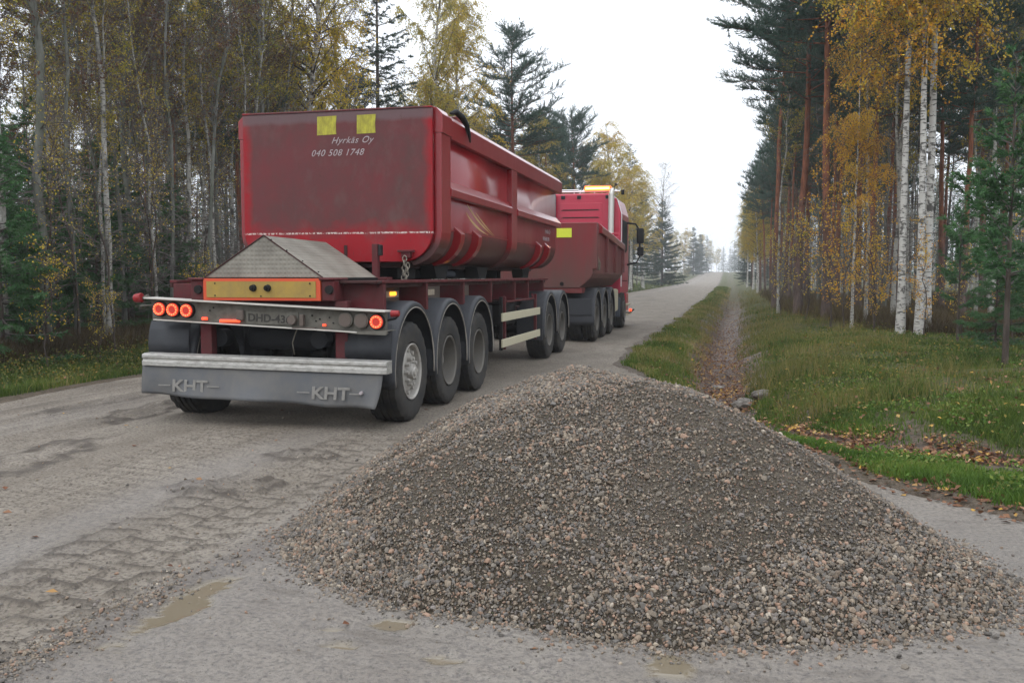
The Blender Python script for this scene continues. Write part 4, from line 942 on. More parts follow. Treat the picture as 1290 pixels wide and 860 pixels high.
def unit(v): return v/(np.linalg.norm(v, axis=-1, keepdims=True)+1e-9)
def leaves(rng, P, size, droop=.5, asp=.7):
    n = len(P); d = rng.normal(size=(n, 3)); d[:, 2] -= droop*1.2; d = unit(d); s = unit(np.cross(d, rng.normal(size=(n, 3))))
    L = size*rng.uniform(.6, 1.25, (n, 1)); V = np.stack([P, P+d*L*.5+s*L*asp*.5, P+d*L, P+d*L*.5-s*L*asp*.5], 1)
    return V.reshape(-1, 3), np.arange(n*4).reshape(n, 4)
def needles(rng, P, D, size, width, spread=.8):
    n = len(P); d = unit(D+rng.normal(size=(n, 3))*spread); s = unit(np.cross(d, rng.normal(size=(n, 3))))*width
    L = size*rng.uniform(.6, 1.2, (n, 1)); V = np.stack([P-s*.5, P+s*.5, P+d*L], 1)
    return V.reshape(-1, 3), np.arange(n*3).reshape(n, 3)
def along(P, idx, s):
    k = P.shape[1]-1; t = s*k; i = np.minimum(t.astype(int), k-1); f = (t-i)[:, None]
    return P[idx, i]*(1-f)+P[idx, i+1]*f, unit(P[idx, i+1]-P[idx, i])
def curve(P0, D, L, bend, k):
    """start points, unit directions, lengths, bend vector (per unit length squared)"""
    s = np.linspace(0, 1, k)[None, :, None]; L = np.asarray(L)[:, None, None]
    return P0[:, None]+D[:, None]*s*L+np.asarray(bend)[:, None]*(s**2)*L
def gen(name, seed, H, r0, base, nl, Lf, elev, bend, ntw, twL, twdroop, nleaf, lsize, leaf, barkm, kind='leaf', stubs=0, wander=.25, twelev=0., twmat='twig_dark', fork=0, asp=.7, clump=0.):
    rng = np.random.default_rng(seed); k = 14; zt = np.linspace(0, 1, k)
    w = np.cumsum(rng.normal(size=(k, 2))*wander/k**.5, 0)*zt[:, None]; w -= w[0]
    TP = np.concatenate([w, (zt*H)[:, None]], 1)[None]; TRr = r0*(1-zt*.93)**.85; TRr[0] *= 1.35
    v1, f1 = tubes(TP, TRr[None], 9)
    tparts = [(v1, f1, barkm)]
    t = base+(0.985-base)*np.sort(rng.random(nl))**.9; az = np.arange(nl)*2.399+rng.normal(size=nl)*.5
    sh = (t-base)/(1-base); L = np.array([Lf(q) for q in sh])*rng.uniform(.65, 1.2, nl)
    el = np.array([elev(q) for q in sh])+rng.normal(size=nl)*.13
    P0, _ = along(TP, np.zeros(nl, int), t); D = np.stack([np.cos(az)*np.cos(el), np.sin(az)*np.cos(el), np.sin(el)], 1)
    B = np.zeros((nl, 3)); B[:, 2] = bend; B += rng.normal(size=(nl, 3))*.10
    LP = curve(P0, D, L, B, 6); lr = np.clip(np.interp(t, zt, TRr)*.42, .006, .06)*np.clip(L/1.6, .4, 1)
    v2, f2 = tubes(LP, lr[:, None]*(1-np.linspace(0, .85, 6))[None], 4); tparts.append((v2, f2, barkm if barkm != 'bark_birch' else 'bark_brown'))
    if stubs:
        ts = rng.uniform(.08, base, stubs); a2 = rng.random(stubs)*2*PI; Ps, _ = along(TP, np.zeros(stubs, int), ts)
        Ds = np.stack([np.cos(a2), np.sin(a2), rng.normal(size=stubs)*.25], 1); Ls = rng.uniform(.3, 1.1, stubs)
        SP = curve(Ps, unit(Ds), Ls, np.tile([0, 0, -.15], (stubs, 1)), 4); v, f = tubes(SP, np.tile(np.linspace(.011, .004, 4), (stubs, 1)), 3); tparts.append((v, f, twmat))
    tm = np_mesh(name+' trunk', tparts, smooth=(barkm,))
    # twigs
    idx = rng.choice(nl, ntw, p=L/L.sum()); s = rng.uniform(.12, 1, ntw)**.8; Pt, Tt = along(LP, idx, s)
    side = rng.normal(size=(ntw, 3)); side[:, 2] = side[:, 2]*.5+twelev; Dt = unit(Tt*.75+side*.75)
    Lt = twL*rng.uniform(.4, 1.25, ntw); Bt = np.zeros((ntw, 3)); Bt[:, 2] = -twdroop
    if twdroop > .6: Dt[:, 2] *= .5
    WP = curve(Pt, Dt, Lt, Bt, 5); v3, f3 = tubes(WP, np.tile(np.linspace(.0065, .0025, 5), (ntw, 1)), 3); cp = [(v3, f3, twmat)]
    tint = [np.zeros(len(v3))]
    # clumps: whole limbs carry more or fewer leaves
    lw = rng.random(nl)**clump if clump else np.ones(nl); pw = lw[idx]*Lt; pw /= pw.sum()
    ii = rng.choice(ntw, nleaf, p=pw); ss = rng.uniform(.1, 1, nleaf)
    Pl, Tl = along(WP, ii, ss); lt = rng.random(nl)[idx][ii]*.45
    if kind == 'leaf':
        Pl = Pl+rng.normal(size=Pl.shape)*.03; v, f = leaves(rng, Pl, lsize, .7, asp); m = 4
    else:
        v, f = needles(rng, Pl, Tl*.9+np.array([0, 0, .15]), lsize, lsize*.17, .65); m = 3
    cp.append((v, f, leaf)); tint.append(np.repeat(np.clip(lt+rng.random(nleaf)*.6, 0, 1), m))
    cm = np_mesh(name+' crown', cp, {'tint': np.concatenate(tint)})
    return tm, cm
def spruce(name, seed, H, r0, spread, n, nn, leaf='needle_spruce', basef=.04, size=.09, barkm='bark_brown', up=0.):
    rng = np.random.default_rng(seed)
    TP = np.array([[(0, 0, 0), (.02, .02, H*.5), (0, 0, H)]], float); TP = curve(np.zeros((1, 3)), np.array([[0, 0, 1.]]), [H], np.zeros((1, 3)), 8)
    v1, f1 = tubes(TP, r0*(1-np.linspace(0, .95, 8))[None], 8)
    t = basef+(1-basef)*np.sort(rng.random(n))**.85; t[-3:] = [.97, .98, .99]; az = np.arange(n)*2.399+rng.normal(size=n)*.6
    L = spread*(1-t)**.8*rng.uniform(.7, 1.15, n)+.12; el = -.30+.75*t+up+rng.normal(size=n)*.10
    P0, _ = along(TP, np.zeros(n, int), t*.999); D = np.stack([np.cos(az)*np.cos(el), np.sin(az)*np.cos(el), np.sin(el)], 1)
    B = np.zeros((n, 3)); B[:, 2] = .18; LP = curve(P0, D, L, B, 5); v2, f2 = tubes(LP, (.008+.012*L/spread)[:, None]*(1-np.linspace(0, .8, 5))[None], 3)
    tm = np_mesh(name+' trunk', [(v1, f1, barkm), (v2, f2, 'twig_dark')], smooth=(barkm,))
    m = n*16; idx = rng.choice(n, m, p=L/L.sum()); s = rng.uniform(.1, 1, m); Pt, Tt = along(LP, idx, s)
    sd = np.cross(Tt, [0, 0, 1.])*np.where(rng.random(m) < .5, 1, -1)[:, None]; Dt = unit(Tt*.8+sd*.9+rng.normal(size=(m, 3))*.15)
    Lt = (.12+.30*L[idx]*(1-s*.7))*rng.uniform(.5, 1.1, m)*.75; Bt = np.zeros((m, 3)); Bt[:, 2] = -.28
    WP = curve(Pt, Dt, Lt, Bt, 4); v3, f3 = tubes(WP, np.tile(np.linspace(.004, .002, 4), (m, 1)), 3)
    ii = rng.choice(m, nn, p=Lt/Lt.sum()); Pl, Tl = along(WP, ii, rng.uniform(0, 1, nn)); v, f = needles(rng, Pl, Tl, size, size*.24, .6)
    li = rng.random(n)[idx][ii]*.5
    cm = np_mesh(name+' crown', [(v3, f3, 'twig_dark'), (v, f, leaf)], {'tint': np.concatenate([np.zeros(len(v3)), np.repeat(np.clip(li+rng.random(nn)*.5, 0, 1), 3)])})
    return tm, cm
dome = lambda a, b: (lambda q: a*(math.sin(PI*min(1, .18+q*.82))**.7)+b)
PR = {}
for i in range(3):   # yellow weeping birches with full crowns
    PR['birch%d' % i] = gen('birch', 10+i, 13.5, .13, .26, 64, dome(2.0, .4), lambda q: .7+.3*q, -.12, 1700, .75, .85, 30000, .064, ['leaf_yellow', 'leaf_ochre', 'leaf_yellow'][i], 'bark_birch', wander=.5, clump=.5)
for i in range(2):   # thin crowned pale birches, ochre leaves
    PR['thinbirch%d' % i] = gen('birch', 20+i, 13, .062, .42, 36, dome(1.1, .3), lambda q: .95+.2*q, -.05, 560, .55, .5, 3600, .056, ['leaf_olive', 'leaf_ochre'][i], 'bark_pale', wander=.6, stubs=18, clump=.8)
for i in range(4):   # slender grey stems, few brown leaves
    PR['slim%d' % i] = gen('slim', 30+i, 12.5, [.062, .050, .085, .052][i], .30, 38, dome(.95, .3), lambda q: .9+.25*q, .05, 560, .55, .15, [2500, 2000, 3300, 2400][i], .062, ['leaf_brown', 'leaf_olive', 'leaf_brown', 'leaf_brown'][i], ['bark_grey', 'bark_pale', 'bark_grey', 'bark_grey'][i], wander=.6, stubs=60, twmat='twig_dark', clump=.6)
for i in range(3):   # pines, bare below, blue green crown
    PR['pine%d' % i] = gen('pine', 40+i, 15, [.125, .105, .11][i], [.50, .42, .58][i], 70, dome(1.75, .35), lambda q: .05+.75*q, .12, 3000, .42, -.2, 90000, .115, 'needle_pine', 'bark_pine', 'needle', stubs=30, wander=.35, twelev=.35, clump=.35)
for i in range(2):
    PR['spruce%d' % i] = spruce('spruce', 50+i, 13, .13, 2.3, 190, 80000, size=.10)
for i in range(2):   # small bright green pines, branches to the ground
    PR['sapling%d' % i] = spruce('young_pine', 55+i, 4.6, .05, [1.45, 1.15][i], 44, 13000, 'needle_young', .24, .10, 'bark_brown', .35)
PR['youngspruce'] = spruce('young_spruce', 58, 3.6, .035, 1.0, 90, 26000, 'needle_young', .04, .075)
PR['tallshrub'] = gen('shrub', 64, 5.2, .026, .15, 26, dome(.8, .25), lambda q: .8+.4*q, .05, 260, .4, .1, 650, .042, 'leaf_ochre', 'bark_brown', wander=.5, clump=.7)
for i in range(2):   # yellow leaved undergrowth
    PR['shrub%d' % i] = gen('shrub', 60+i, [3.4, 2.4][i], .022, .10, 22, dome(.75, .25), lambda q: .8+.4*q, .05, 190, .35, .1, [1100, 650][i], .048, ['leaf_orange', 'leaf_yellow'][i], 'bark_brown', wander=.5, clump=.5)
PR['farspruce'] = spruce('spruce', 52, 13, .16, 3.0, 210, 80000, size=.19)
PR['straight'] = gen('birch', 80, 15, .098, .36, 56, dome(2.2, .5), lambda q: .65+.3*q, -.14, 1900, .8, .9, 27000, .07, 'leaf_yellow', 'bark_birch', wander=.10, clump=.5, stubs=6)
PR['straight1'] = gen('birch', 81, 15, .10, .40, 50, dome(2.1, .5), lambda q: .65+.3*q, -.14, 1700, .8, .9, 24000, .07, 'leaf_orange', 'bark_birch', wander=.12, clump=.5, stubs=6)
PR['bare'] = gen('bare', 70, 13, .10, .20, 60, dome(1.7, .35), lambda q: .95+.1*q, .0, 1500, .7, .4, 900, .05, 'leaf_brown', 'bark_birch', wander=.3, twmat='twig_grey')
PR['brush'] = gen('brush', 75, 1.5, .014, .03, 26, dome(.5, .2), lambda q: .9, .0, 220, .3, .0, 700, .045, 'leaf_olive', 'bark_brown', wander=.4, twmat='twig_dark')
counts = {}
SPEC = {}
def plant(kind, x, y, H, rz=0, label=None, cat='tree', group=None, name=None, lean=0, wide=1.):
    tm, cm = PR[kind]; H0 = {'birch': 13.5, 'thinbirch': 13, 'slim': 12.5, 'pine': 15, 'spruce': 13, 'sapling': 4.6, 'youngspruce': 3.6, 'shrub0': 3.4, 'shrub1': 2.4, 'bare': 13, 'brush': 1.5, 'straight': 15, 'tallshrub': 5.2, 'farspruce': 13}
    h0 = H0.get(kind) or H0[kind.rstrip('0123456789')]; s = H/h0
    nm = name or {'straight': 'birch_tree', 'birch': 'birch_tree', 'thinbirch': 'birch_tree', 'slim': 'alder_tree', 'pine': 'pine_tree', 'spruce': 'spruce_tree', 'sapling': 'young_pine', 'youngspruce': 'young_spruce', 'farspruce': 'spruce_tree', 'shrub': 'leafy_shrub', 'tallshrub': 'leafy_shrub', 'bare': 'bare_birch', 'brush': 'low_bush'}[kind.rstrip('0123456789')]
    if cat == 'tree': cat = species(kind)
    z = float(ground_z(np.array([x]), np.array([y]))[0])-.04
    r = empty(nm, (x, y, z), label, cat, group); r.rotation_euler = (lean, 0, rz); r.scale = (s*wide, s*wide, s)
    for n_, me in (('trunk', tm), ('crown', cm)):
        o = bpy.data.objects.new(n_, me); COL.objects.link(o); o.parent = r
    counts[cat] = counts.get(cat, 0)+1; return r
def species(kind):
    return {'straight': 'birch', 'birch': 'birch', 'thinbirch': 'birch', 'bare': 'birch', 'slim': 'alder', 'pine': 'pine', 'sapling': 'pine', 'spruce': 'spruce', 'farspruce': 'spruce', 'youngspruce': 'spruce'}[kind.rstrip('0123456789')]
R_ = random.Random(11)
# --- marked trees, each with a label of its own
GL = 'trees standing behind the red trailer'
hero = [
 ('thinbirch0', -12.0, 15.9, 13.5, 'white birch with dark dashes on the left wood edge, whitest trunk left of trailer'),
 ('thinbirch1', -11.9, 13.1, 12, 'crooked pale birch nearest the left edge of the photo'),
 ('slim2', -12.2, 14.4, 14, 'thickest grey trunk at the left wood edge, taller than its neighbours'),
 ('thinbirch1', -12.6, 19.9, 12.5, 'slim leaning birch with yellow leaves just left of the trailer tailgate'),
 ('pine1', -13.6, 24.0, 10.6, 'dark bushy pine peeking over the left end of the red tailgate'),
 ('birch0', -12.4, 25.8, 14.0, 'full yellow birch with white trunk above the two yellow stickers of the trailer'),
 ('bare', -12.6, 29.2, 14.5, 'bare thin birch between the yellow birch and the tall dark spruce'),
 ('spruce0', -12.8, 32.6, 14.6, 'tall dark spruce rising above the middle of the red trailer'),
 ('birch1', -12.6, 37.5, 15.5, 'ochre birch directly right of the tall spruce above the trailer'),
 ('birch2', -12.4, 42.5, 14.6, 'golden birch above the right corner of the trailer tailgate'),
 ('pine0', -11.8, 50.5, 15.2, 'slender pine standing alone against white sky above the trailer side'),
 ('birch1', -11.8, 56, 11.5, 'short ochre birch below the lone slender pine'),
 ('pine1', -12.2, 63, 12.5, 'rounded pine left of the broad blue green pine above trailer front'),
 ('pine2', -11.6, 71, 14.4, 'broad blue green pine above the front end of the trailer'),
 ('birch2', -10.9, 78, 11.5, 'small golden birch over the truck cab left corner'),
 ('birch0', -11.2, 92, 16.5, 'large golden birch right above the amber light bar of the truck'),
 ('spruce1', -11.6, 112, 17.5, 'tall narrow spruce behind the golden birch over the cab'),
 ('birch0', -10.6, 104, 15.0, 'yellow green birch beside the mirror of the truck'),
 ('bare', -11.6, 168, 21.5, 'leafless grey birch beyond the truck against the pale sky'),
 ('farspruce', -10.2, 150, 14.0, 'dark spruce with branches to the ground at the bend past the truck'),
 ('birch2', -10.6, 120, 14.0, 'white stemmed birch leaning behind the truck mirror'),
]
for i, (k_, x, y, H, lab) in enumerate(hero): plant(k_, x, y, H, i*1.7, lab, lean=.05 if i in (1, 3) else 0, wide=1.0 if y < 45 else 1.3)
GR = 'trees of the right wood edge'
heroR = [
 ('straight', 4.28, 24.6, 15.5, 'left stem of the three thick white birches on the right', 1.0),
 ('straight1', 4.66, 24.3, 15.0, 'middle stem of the three thick white birches on the right', 1.),
 ('straight', 4.93, 24.9, 16.5, 'right stem of the three thick white birches on the right', 1.05),
 ('pine0', 3.05, 30.0, 16.0, 'pine with bright orange trunk, thickest of the right wood edge', 1.1),
 ('pine1', 2.45, 33.5, 16.5, 'tall pine with reddish trunk leaning out over the ditch', 1.25),
 ('pine2', 4.3, 32.5, 14.5, 'dark red trunked pine between the orange pine and the three birches', 1.),
 ('thinbirch0', 3.9, 27.8, 12.5, 'slim pale birch standing right of the bright orange pine trunk', .9),
 ('thinbirch0', 1.95, 36.5, 11.5, 'pale birch at the left end of the right wood edge', 1.),
 ('straight1', 3.3, 26.0, 8.0, 'young orange leaved birch in front of the orange pine trunk', .8),
 ('pine2', 2.1, 42.0, 15.5, 'pine whose branches reach farthest left into the white sky', 1.25),
]
for i, (k_, x, y, H, lab, wd) in enumerate(heroR): plant(k_, x, y, H, i*2.1+.4, lab, wide=wd)
for i, (x, y, H, lab) in enumerate(((2.5, 78, 8.5, 'nearest small golden birch low at the far left end of the right wood edge'), (2.7, 98, 10, 'middle golden birch low at the far left end of the right wood edge'), (2.6, 122, 11, 'farthest golden birch low at the far left end of the right wood edge'))):
    plant('birch0', x, y, H, i*2, lab, wide=1.1)
plant('sapling0', 4.15, 15.2, 4.7, .3, 'tall young green pine with dark stem in the right foreground', lean=0)
plant('sapling1', 5.3, 17.0, 4.9, 2., 'young green pine cut by the right edge of the photo')
plant('sapling1', 4.75, 20.8, 3.0, 4., 'small green pine in front of the three white birches')
plant('youngspruce', 4.9, 18.6, 2.6, 1., 'low green spruce beside the stem of the tall young pine')
plant('youngspruce', 5.9, 20.0, 3.2, 3., 'green spruce half hidden behind the tall young pine')
for i, (x, y, H, kk) in enumerate(((3.05, 25.6, 3.6, 0), (3.7, 25.0, 2.8, 0), (2.4, 29.5, 3.2, 1), (4.6, 23.4, 2.6, 0), (1.9, 33.5, 2.6, 1), (6.3, 22.6, 3.0, 0), (5.1, 22.0, 1.8, 1), (2.9, 27.4, 4.2, 0), (3.9, 26.2, 4.4, 0))):
    plant('shrub%d' % kk, x, y, H, i*1.1, 'thin shrub with golden autumn leaves at the foot of the right wood', 'shrub', 'golden shrubs at the right wood edge')
for i, (x, y, H, kk) in enumerate(((-11.0, 13.0, 1.9, 1), (-11.2, 15.0, 4.4, 2), (-11.6, 16.8, 5.0, 2), (-11.3, 18.5, 1.8, 1), (-10.9, 14.2, 1.3, 1), (-11.9, 14.9, 5.6, 2), (-12.1, 17.6, 5.8, 2), (-11.5, 13.6, 5.0, 2), (-12.6, 20.2, 5.4, 2), (-11.0, 17.4, 1.4, 1))):
    plant('tallshrub' if kk == 2 else 'shrub1', x, y, H, i*1.3, 'thin shrub with scattered yellow leaves at the edge of the left wood', 'shrub', 'yellow shrubs at the left wood edge')
for i, (x, y, H) in enumerate(((-12.6, 15.2, 3.6), (-13.4, 17.4, 4.4), (-14.2, 16.4, 5.0), (-13.0, 19.6, 3.6), (-15.4, 20.4, 5.2), (-14.0, 21.0, 3.2), (-16.4, 22.5, 5.0), (-11.6, 12.7, 3.8), (-12.3, 13.4, 3.4), (-12.9, 14.2, 4.2), (-13.6, 16.2, 3.2), (-12.7, 15.6, 2.4), (-14.6, 19.2, 4.2), (-13.5, 18.6, 2.6), (-12.1, 13.9, 2.6), (-15.0, 17.0, 4.5))):
    plant('youngspruce' if i % 2 else 'sapling0', x, y, H, i*1.9, 'young green conifer in the dark left wood among the trunks', 'tree', 'young conifers in the left wood')
# --- fill
def scatter(n, fx, ok, kinds, lab, group, dmin, cat='tree', hr=(.85, 1.15), H=12.5, pts=[]):
    c = 0; tries = 0
    while c < n and tries < n*60:
        tries += 1; x, y = fx()
        if not ok(x, y) or any((x-a)**2+(y-b)**2 < dmin*dmin for a, b in pts): continue
        pts.append((x, y)); k_ = R_.choice(kinds); c += 1
        base = k_.rstrip('0123456789')
        plant(k_, x, y, H*R_.uniform(*hr), R_.random()*6.28, lab[base], cat, group[base], lean=R_.uniform(-.03, .03))
    print(lab['slim'][:30], c)
allp = [(h[1], h[2]) for h in hero+heroR]
LABL = dict(slim='slender grey trunk in the dense dark wood left of the road', thinbirch='thin pale birch stem in the depth of the left wood', pine='pine standing back in the left wood', birch='ochre leaved birch standing back in the left wood', spruce='dark spruce standing back in the left wood', bare='bare twiggy birch in the left wood')
GRPL = {k: 'left wood: '+v for k, v in dict(slim='slender grey trunks', thinbirch='thin pale birches', pine='pines', birch='ochre birches', spruce='spruces', bare='bare birches').items()}
scatter(98, lambda: (-11.8-20*R_.random()**1.35, R_.uniform(11, 50)), lambda x, y: y > 1.0*abs(x)+.5 and y < 1.95*abs(x)+2 and (x < -12.8 or y > 12.5), ['slim0', 'slim1', 'slim2', 'slim3', 'slim1', 'slim3', 'slim1', 'thinbirch0', 'thinbirch1', 'thinbirch0', 'thinbirch1', 'pine2', 'slim2'], LABL, GRPL, .8, hr=(.74, 1.08), pts=allp)
scatter(26, lambda: (-11.7-2.6*R_.random(), R_.uniform(12.5, 25)), lambda x, y: y > 1.05*abs(x) and y < 1.9*abs(x), ['slim1', 'slim3', 'thinbirch0', 'slim0'], LABL, GRPL, .45, hr=(.6, 1.0), pts=allp)
LABM = dict(slim='slender trunk beyond the red trailer in the left tree line', thinbirch='thin birch beyond the red trailer in the left tree line', pine='pine beyond the red trailer in the left tree line', birch='yellowing birch beyond the red trailer in the left tree line', spruce='spruce beyond the red trailer in the left tree line', bare='bare birch beyond the red trailer in the left tree line')
GRPM = {k: 'left tree line: '+k.replace('thin', 'thin ').replace('slim', 'slender trunk') for k in LABM}
scatter(34, lambda: (-12.8-9*R_.random(), 26+40*R_.random()), lambda x, y: y > 1.9*abs(x), ['slim0', 'birch1', 'pine0', 'pine1', 'birch0', 'spruce1', 'thinbirch0', 'birch2'], LABM, GRPM, 1.7, H=11.0, hr=(.75, 1.05), pts=allp)
scatter(36, lambda: (-11.4-6*R_.random(), 42+96*R_.random()), lambda x, y: True, ['birch1', 'pine0', 'pine1', 'birch0', 'spruce1', 'birch2', 'pine1', 'pine2'], LABM, GRPM, 1.9, H=12.0, hr=(.72, 1.05), pts=allp)
LABR = dict(slim='slender trunk in the dark wood right of the ditch', thinbirch='thin white birch stem in the wood right of the ditch', pine='pine in the dark wood right of the ditch', birch='golden birch in the wood right of the ditch', spruce='dark spruce in the wood right of the ditch', bare='bare birch in the wood right of the ditch')
GRPR = {k: 'right wood: '+k.replace('thin', 'thin ').replace('slim', 'slender trunk') for k in LABR}
edge_r = lambda y: np.interp(y, [22, 24, 28, 34, 60, 120], [9.5, 5.6, 3.8, 2.8, 2.9, 3.1])
scatter(96, lambda: (2.6+16*R_.random()**1.2, R_.uniform(22, 62)), lambda x, y: x > edge_r(y) and x < .46*y+1.5, ['slim0', 'slim1', 'slim3', 'slim1', 'thinbirch0', 'thinbirch1', 'pine0', 'pine1', 'pine2', 'pine1'], LABR, GRPR, .85, H=13.6, pts=allp)
LABF = dict(slim='slender tree far along the right wood edge', thinbirch='thin birch far along the right wood edge', pine='pine far along the right wood edge', birch='golden birch far along the right wood edge', spruce='spruce far along the right wood edge', bare='bare birch far along the right wood edge')
GRPF = {k: 'far right edge: '+k.replace('thin', 'thin ').replace('slim', 'slender tree') for k in LABF}
scatter(44, lambda: (2.9+5*R_.random()**1.5, 46+150*R_.random()**1.3), lambda x, y: x > edge_r(y)-.1, ['pine0', 'pine1', 'pine1', 'spruce1', 'slim3', 'spruce0', 'pine2', 'birch2', 'thinbirch1'], LABF, GRPF, 1.7, H=13.0, hr=(.8, 1.05), pts=allp)
# far clump past the bend, hazy
LC = dict(birch='hazy golden birch in the far clump at the road end', bare='hazy bare birch in the far clump at the road end', spruce='hazy blue green spruce in the far clump at the road end')
for i, (k_, x, y, H) in enumerate((('birch2', -17, 290, 13), ('birch1', -24, 300, 15), ('birch0', -13, 285, 14.5), ('farspruce', -10.5, 300, 15.5), ('farspruce', -27, 310, 12), ('birch1', -15, 275, 13.5), ('farspruce', -9.2, 330, 14), ('birch2', -9.5, 360, 15), ('bare', -20, 280, 13), ('farspruce', -32, 300, 14), ('spruce1', -8.5, 400, 16), ('birch0', 6, 330, 14), ('spruce0', 4.5, 380, 15), ('birch1', -7.5, 460, 16), ('spruce1', 3.5, 450, 15), ('spruce0', -2, 560, 16), ('birch0', -6, 580, 16), ('spruce1', 2, 600, 17), ('spruce1', -38, 330, 15), ('birch2', -20, 262, 12))):
    b_ = k_.rstrip('0123456789'); plant(k_, x, y, H, i*1.3, LC[b_.replace('far', '')], 'tree', 'far clump: '+b_.replace('far', ''), wide=1.2)
for i, (x, y, s, lab) in enumerate(((-13.5, 175, 4.0, 'round brown bush in the grass clearing past the truck'), (-11.5, 205, 3.6, 'reddish bush at the road bend beside the grass clearing'), (-10.2, 240, 3.2, 'smallest bush by the far end of the road'))):
    plant('brush', x, y, s, i, lab, 'bush', 'bushes by the far clearing', wide=1.3)
print(counts)

# distant wood behind the trees one can tell apart: one mass
def mass(name, seed, spots, label, dense=520, cf=.72):
    rng = np.random.default_rng(seed); vs = []; tint = []
    N = len(spots); S = np.array(spots); z0 = ground_z(S[:, 0], S[:, 1]); H = S[:, 2]
    P0 = np.stack([S[:, 0], S[:, 1], z0-.1], 1); D = unit(np.stack([rng.normal(size=N)*.02, rng.normal(size=N)*.02, np.ones(N)], 1))
    TPm = curve(P0, D, H, np.zeros((N, 3)), 6); w = (.07+.07*rng.random(N))[:, None]*(1-np.linspace(0, .9, 6))[None]
    isb = rng.random(N) < .3; parts = []
    for mk, mt in ((isb, 'bark_birch'), (~isb, 'bark_brown')):
        v, f = tubes(TPm[mk], w[mk], 5); parts.append((v, f, mt)); tint.append(np.zeros(len(v)))
    nb = N*26; ii = rng.integers(0, N, nb); q = rng.uniform(.12, .98, nb); Pb, _ = along(TPm, ii, q); a = rng.random(nb)*2*PI; e = rng.uniform(-.1, 1.0, nb)
    Db = np.stack([np.cos(a)*np.cos(e), np.sin(a)*np.cos(e), np.sin(e)], 1); Lb = (.4+1.3*np.sin(PI*np.clip(q, 0, 1))**.8)*rng.uniform(.6, 1.2, nb)
    BP = curve(Pb, Db, Lb, np.tile([0, 0, -.15], (nb, 1)), 3); v, f = tubes(BP, np.tile([.022, .014, .006], (nb, 1)), 3); parts.append((v, f, 'twig_dark')); tint.append(np.zeros(len(v)))
    con = rng.random(N) < cf
    for mk, mt, sz in ((con, 'needle_pine', .26), (~con, 'leaf_brown', .13)):
        bi = np.nonzero(mk[ii])[0]; n_ = int(dense*mk.sum()); j = rng.choice(bi, n_); Pl, Tl = along(BP, j, rng.uniform(.2, 1, n_)); Pl = Pl+rng.normal(size=Pl.shape)*.16
        if mt == 'needle_pine': v, f = needles(rng, Pl, Tl, sz, sz*.3, .9); m_ = 3
        else: v, f = leaves(rng, Pl, sz); m_ = 4
        parts.append((v, f, mt)); tint.append(np.repeat(rng.random(n_), m_))
    me = np_mesh(name, parts, {'tint': np.concatenate(tint)}); o = link_mesh(name, me); tag(o, label, None, None, 'stuff')
sp = []
for _ in range(5000):
    x = -R_.uniform(20, 62); y = R_.uniform(20, 150)
    if y > 1.02*abs(x) and y < 2.3*abs(x)+40 and (y > 1.5*abs(x)+6 or abs(x) > 24): sp.append((x, y, R_.uniform(7, 9.5) if y > 1.9*abs(x) else R_.uniform(6.5, 10)))
    if len(sp) > 380: break
mass('deep_wood', 5, sp, 'deep wood far behind the left tree line', 330, .6)
sp = []
for _ in range(6000):
    y = R_.uniform(58, 170); x = R_.uniform(6, 44)
    if x < .34*y+2 and x > 6+.02*y: sp.append((x, y, R_.uniform(10, 14)))
    if len(sp) > 230: break
mass('deep_wood', 6, sp, 'deep wood far behind the right tree line', 420)
sp = []
for _ in range(6000):
    y = R_.uniform(240, 625); x = R_.uniform(-95, 60)
    if (x < -24-.02*(y-240) or x > 12 or (y > 430 and (x < -11 or x > 2)) or y > 606): sp.append((x, y, R_.uniform(11, 17)))
    if len(sp) > 260: break
mass('far_woodland', 9, sp, 'hazy far woodland closing the end of the road', 420, .6)
# ------------------------------------------------------------------ ground cover
def blades(rng, x, y, h, wdt, lean=.5):
    n = len(x); z = ground_z(x, y)-.01; a = rng.random(n)*2*PI; ax_ = np.stack([np.cos(a), np.sin(a), np.zeros(n)], 1)
    l = rng.normal(size=(n, 2))*lean*.6; tip = np.stack([l[:, 0]*h, l[:, 1]*h, h], 1); mid = tip*.5; mid[:, :2] *= .55
    P = np.stack([x, y, z], 1); w = (wdt*ax_.T).T if np.isscalar(wdt) else ax_*wdt[:, None]
    V = np.stack([P-w, P+w, P+mid+w*.7, P+mid-w*.7, P+tip], 1)
    i = np.arange(n)[:, None]*5; return V.reshape(-1, 3), i+np.array([[0, 1, 2, 3]]), i+np.array([[3, 2, 4]])
def grassfield(name, label, mat, seed, n, fx, dens, hf, wf, tintf=None):
    rng = np.random.default_rng(seed); x, y = fx(rng, n); k_ = rng.random(len(x)) < dens(x, y); x, y = x[k_], y[k_]
    h = hf(x, y)*rng.uniform(.45, 1.25, len(x)); w = wf(y); v, f4, f3 = blades(rng, x, y, h, w)
    tn = np.clip((tintf(x, y) if tintf is not None else .25+fbm(x*.8, y*.8, seed, 3)*1.1)+rng.normal(size=len(x))*.18, 0, 1)
    me = np_mesh(name, [(v, f4, mat), (np.zeros((0, 3)), f3-len(x)*5, mat)], {'tint': np.repeat(tn, 5)})
    print(name, len(x)); return tag(link_mesh(name, me), label, None, None, 'stuff')
def wedge(y0, y1, x0f, x1f, p=2.):
    def fx(rng, n):
        t = rng.random(n); y = (y0**(1-p)+(y1**(1-p)-y0**(1-p))*t)**(1/(1-p)) if p != 1 else y0*(y1/y0)**t
        return x0f(y)+(x1f(y)-x0f(y))*rng.random(n), y
    return fx
ditch_x = lambda y: np.interp(y, [p[1] for p in DITCH], [p[0] for p in DITCH])
rx = lambda y: redge_x(y)
def dwall(x, y): dd, _ = pdist(x, y, DITCH); return dd
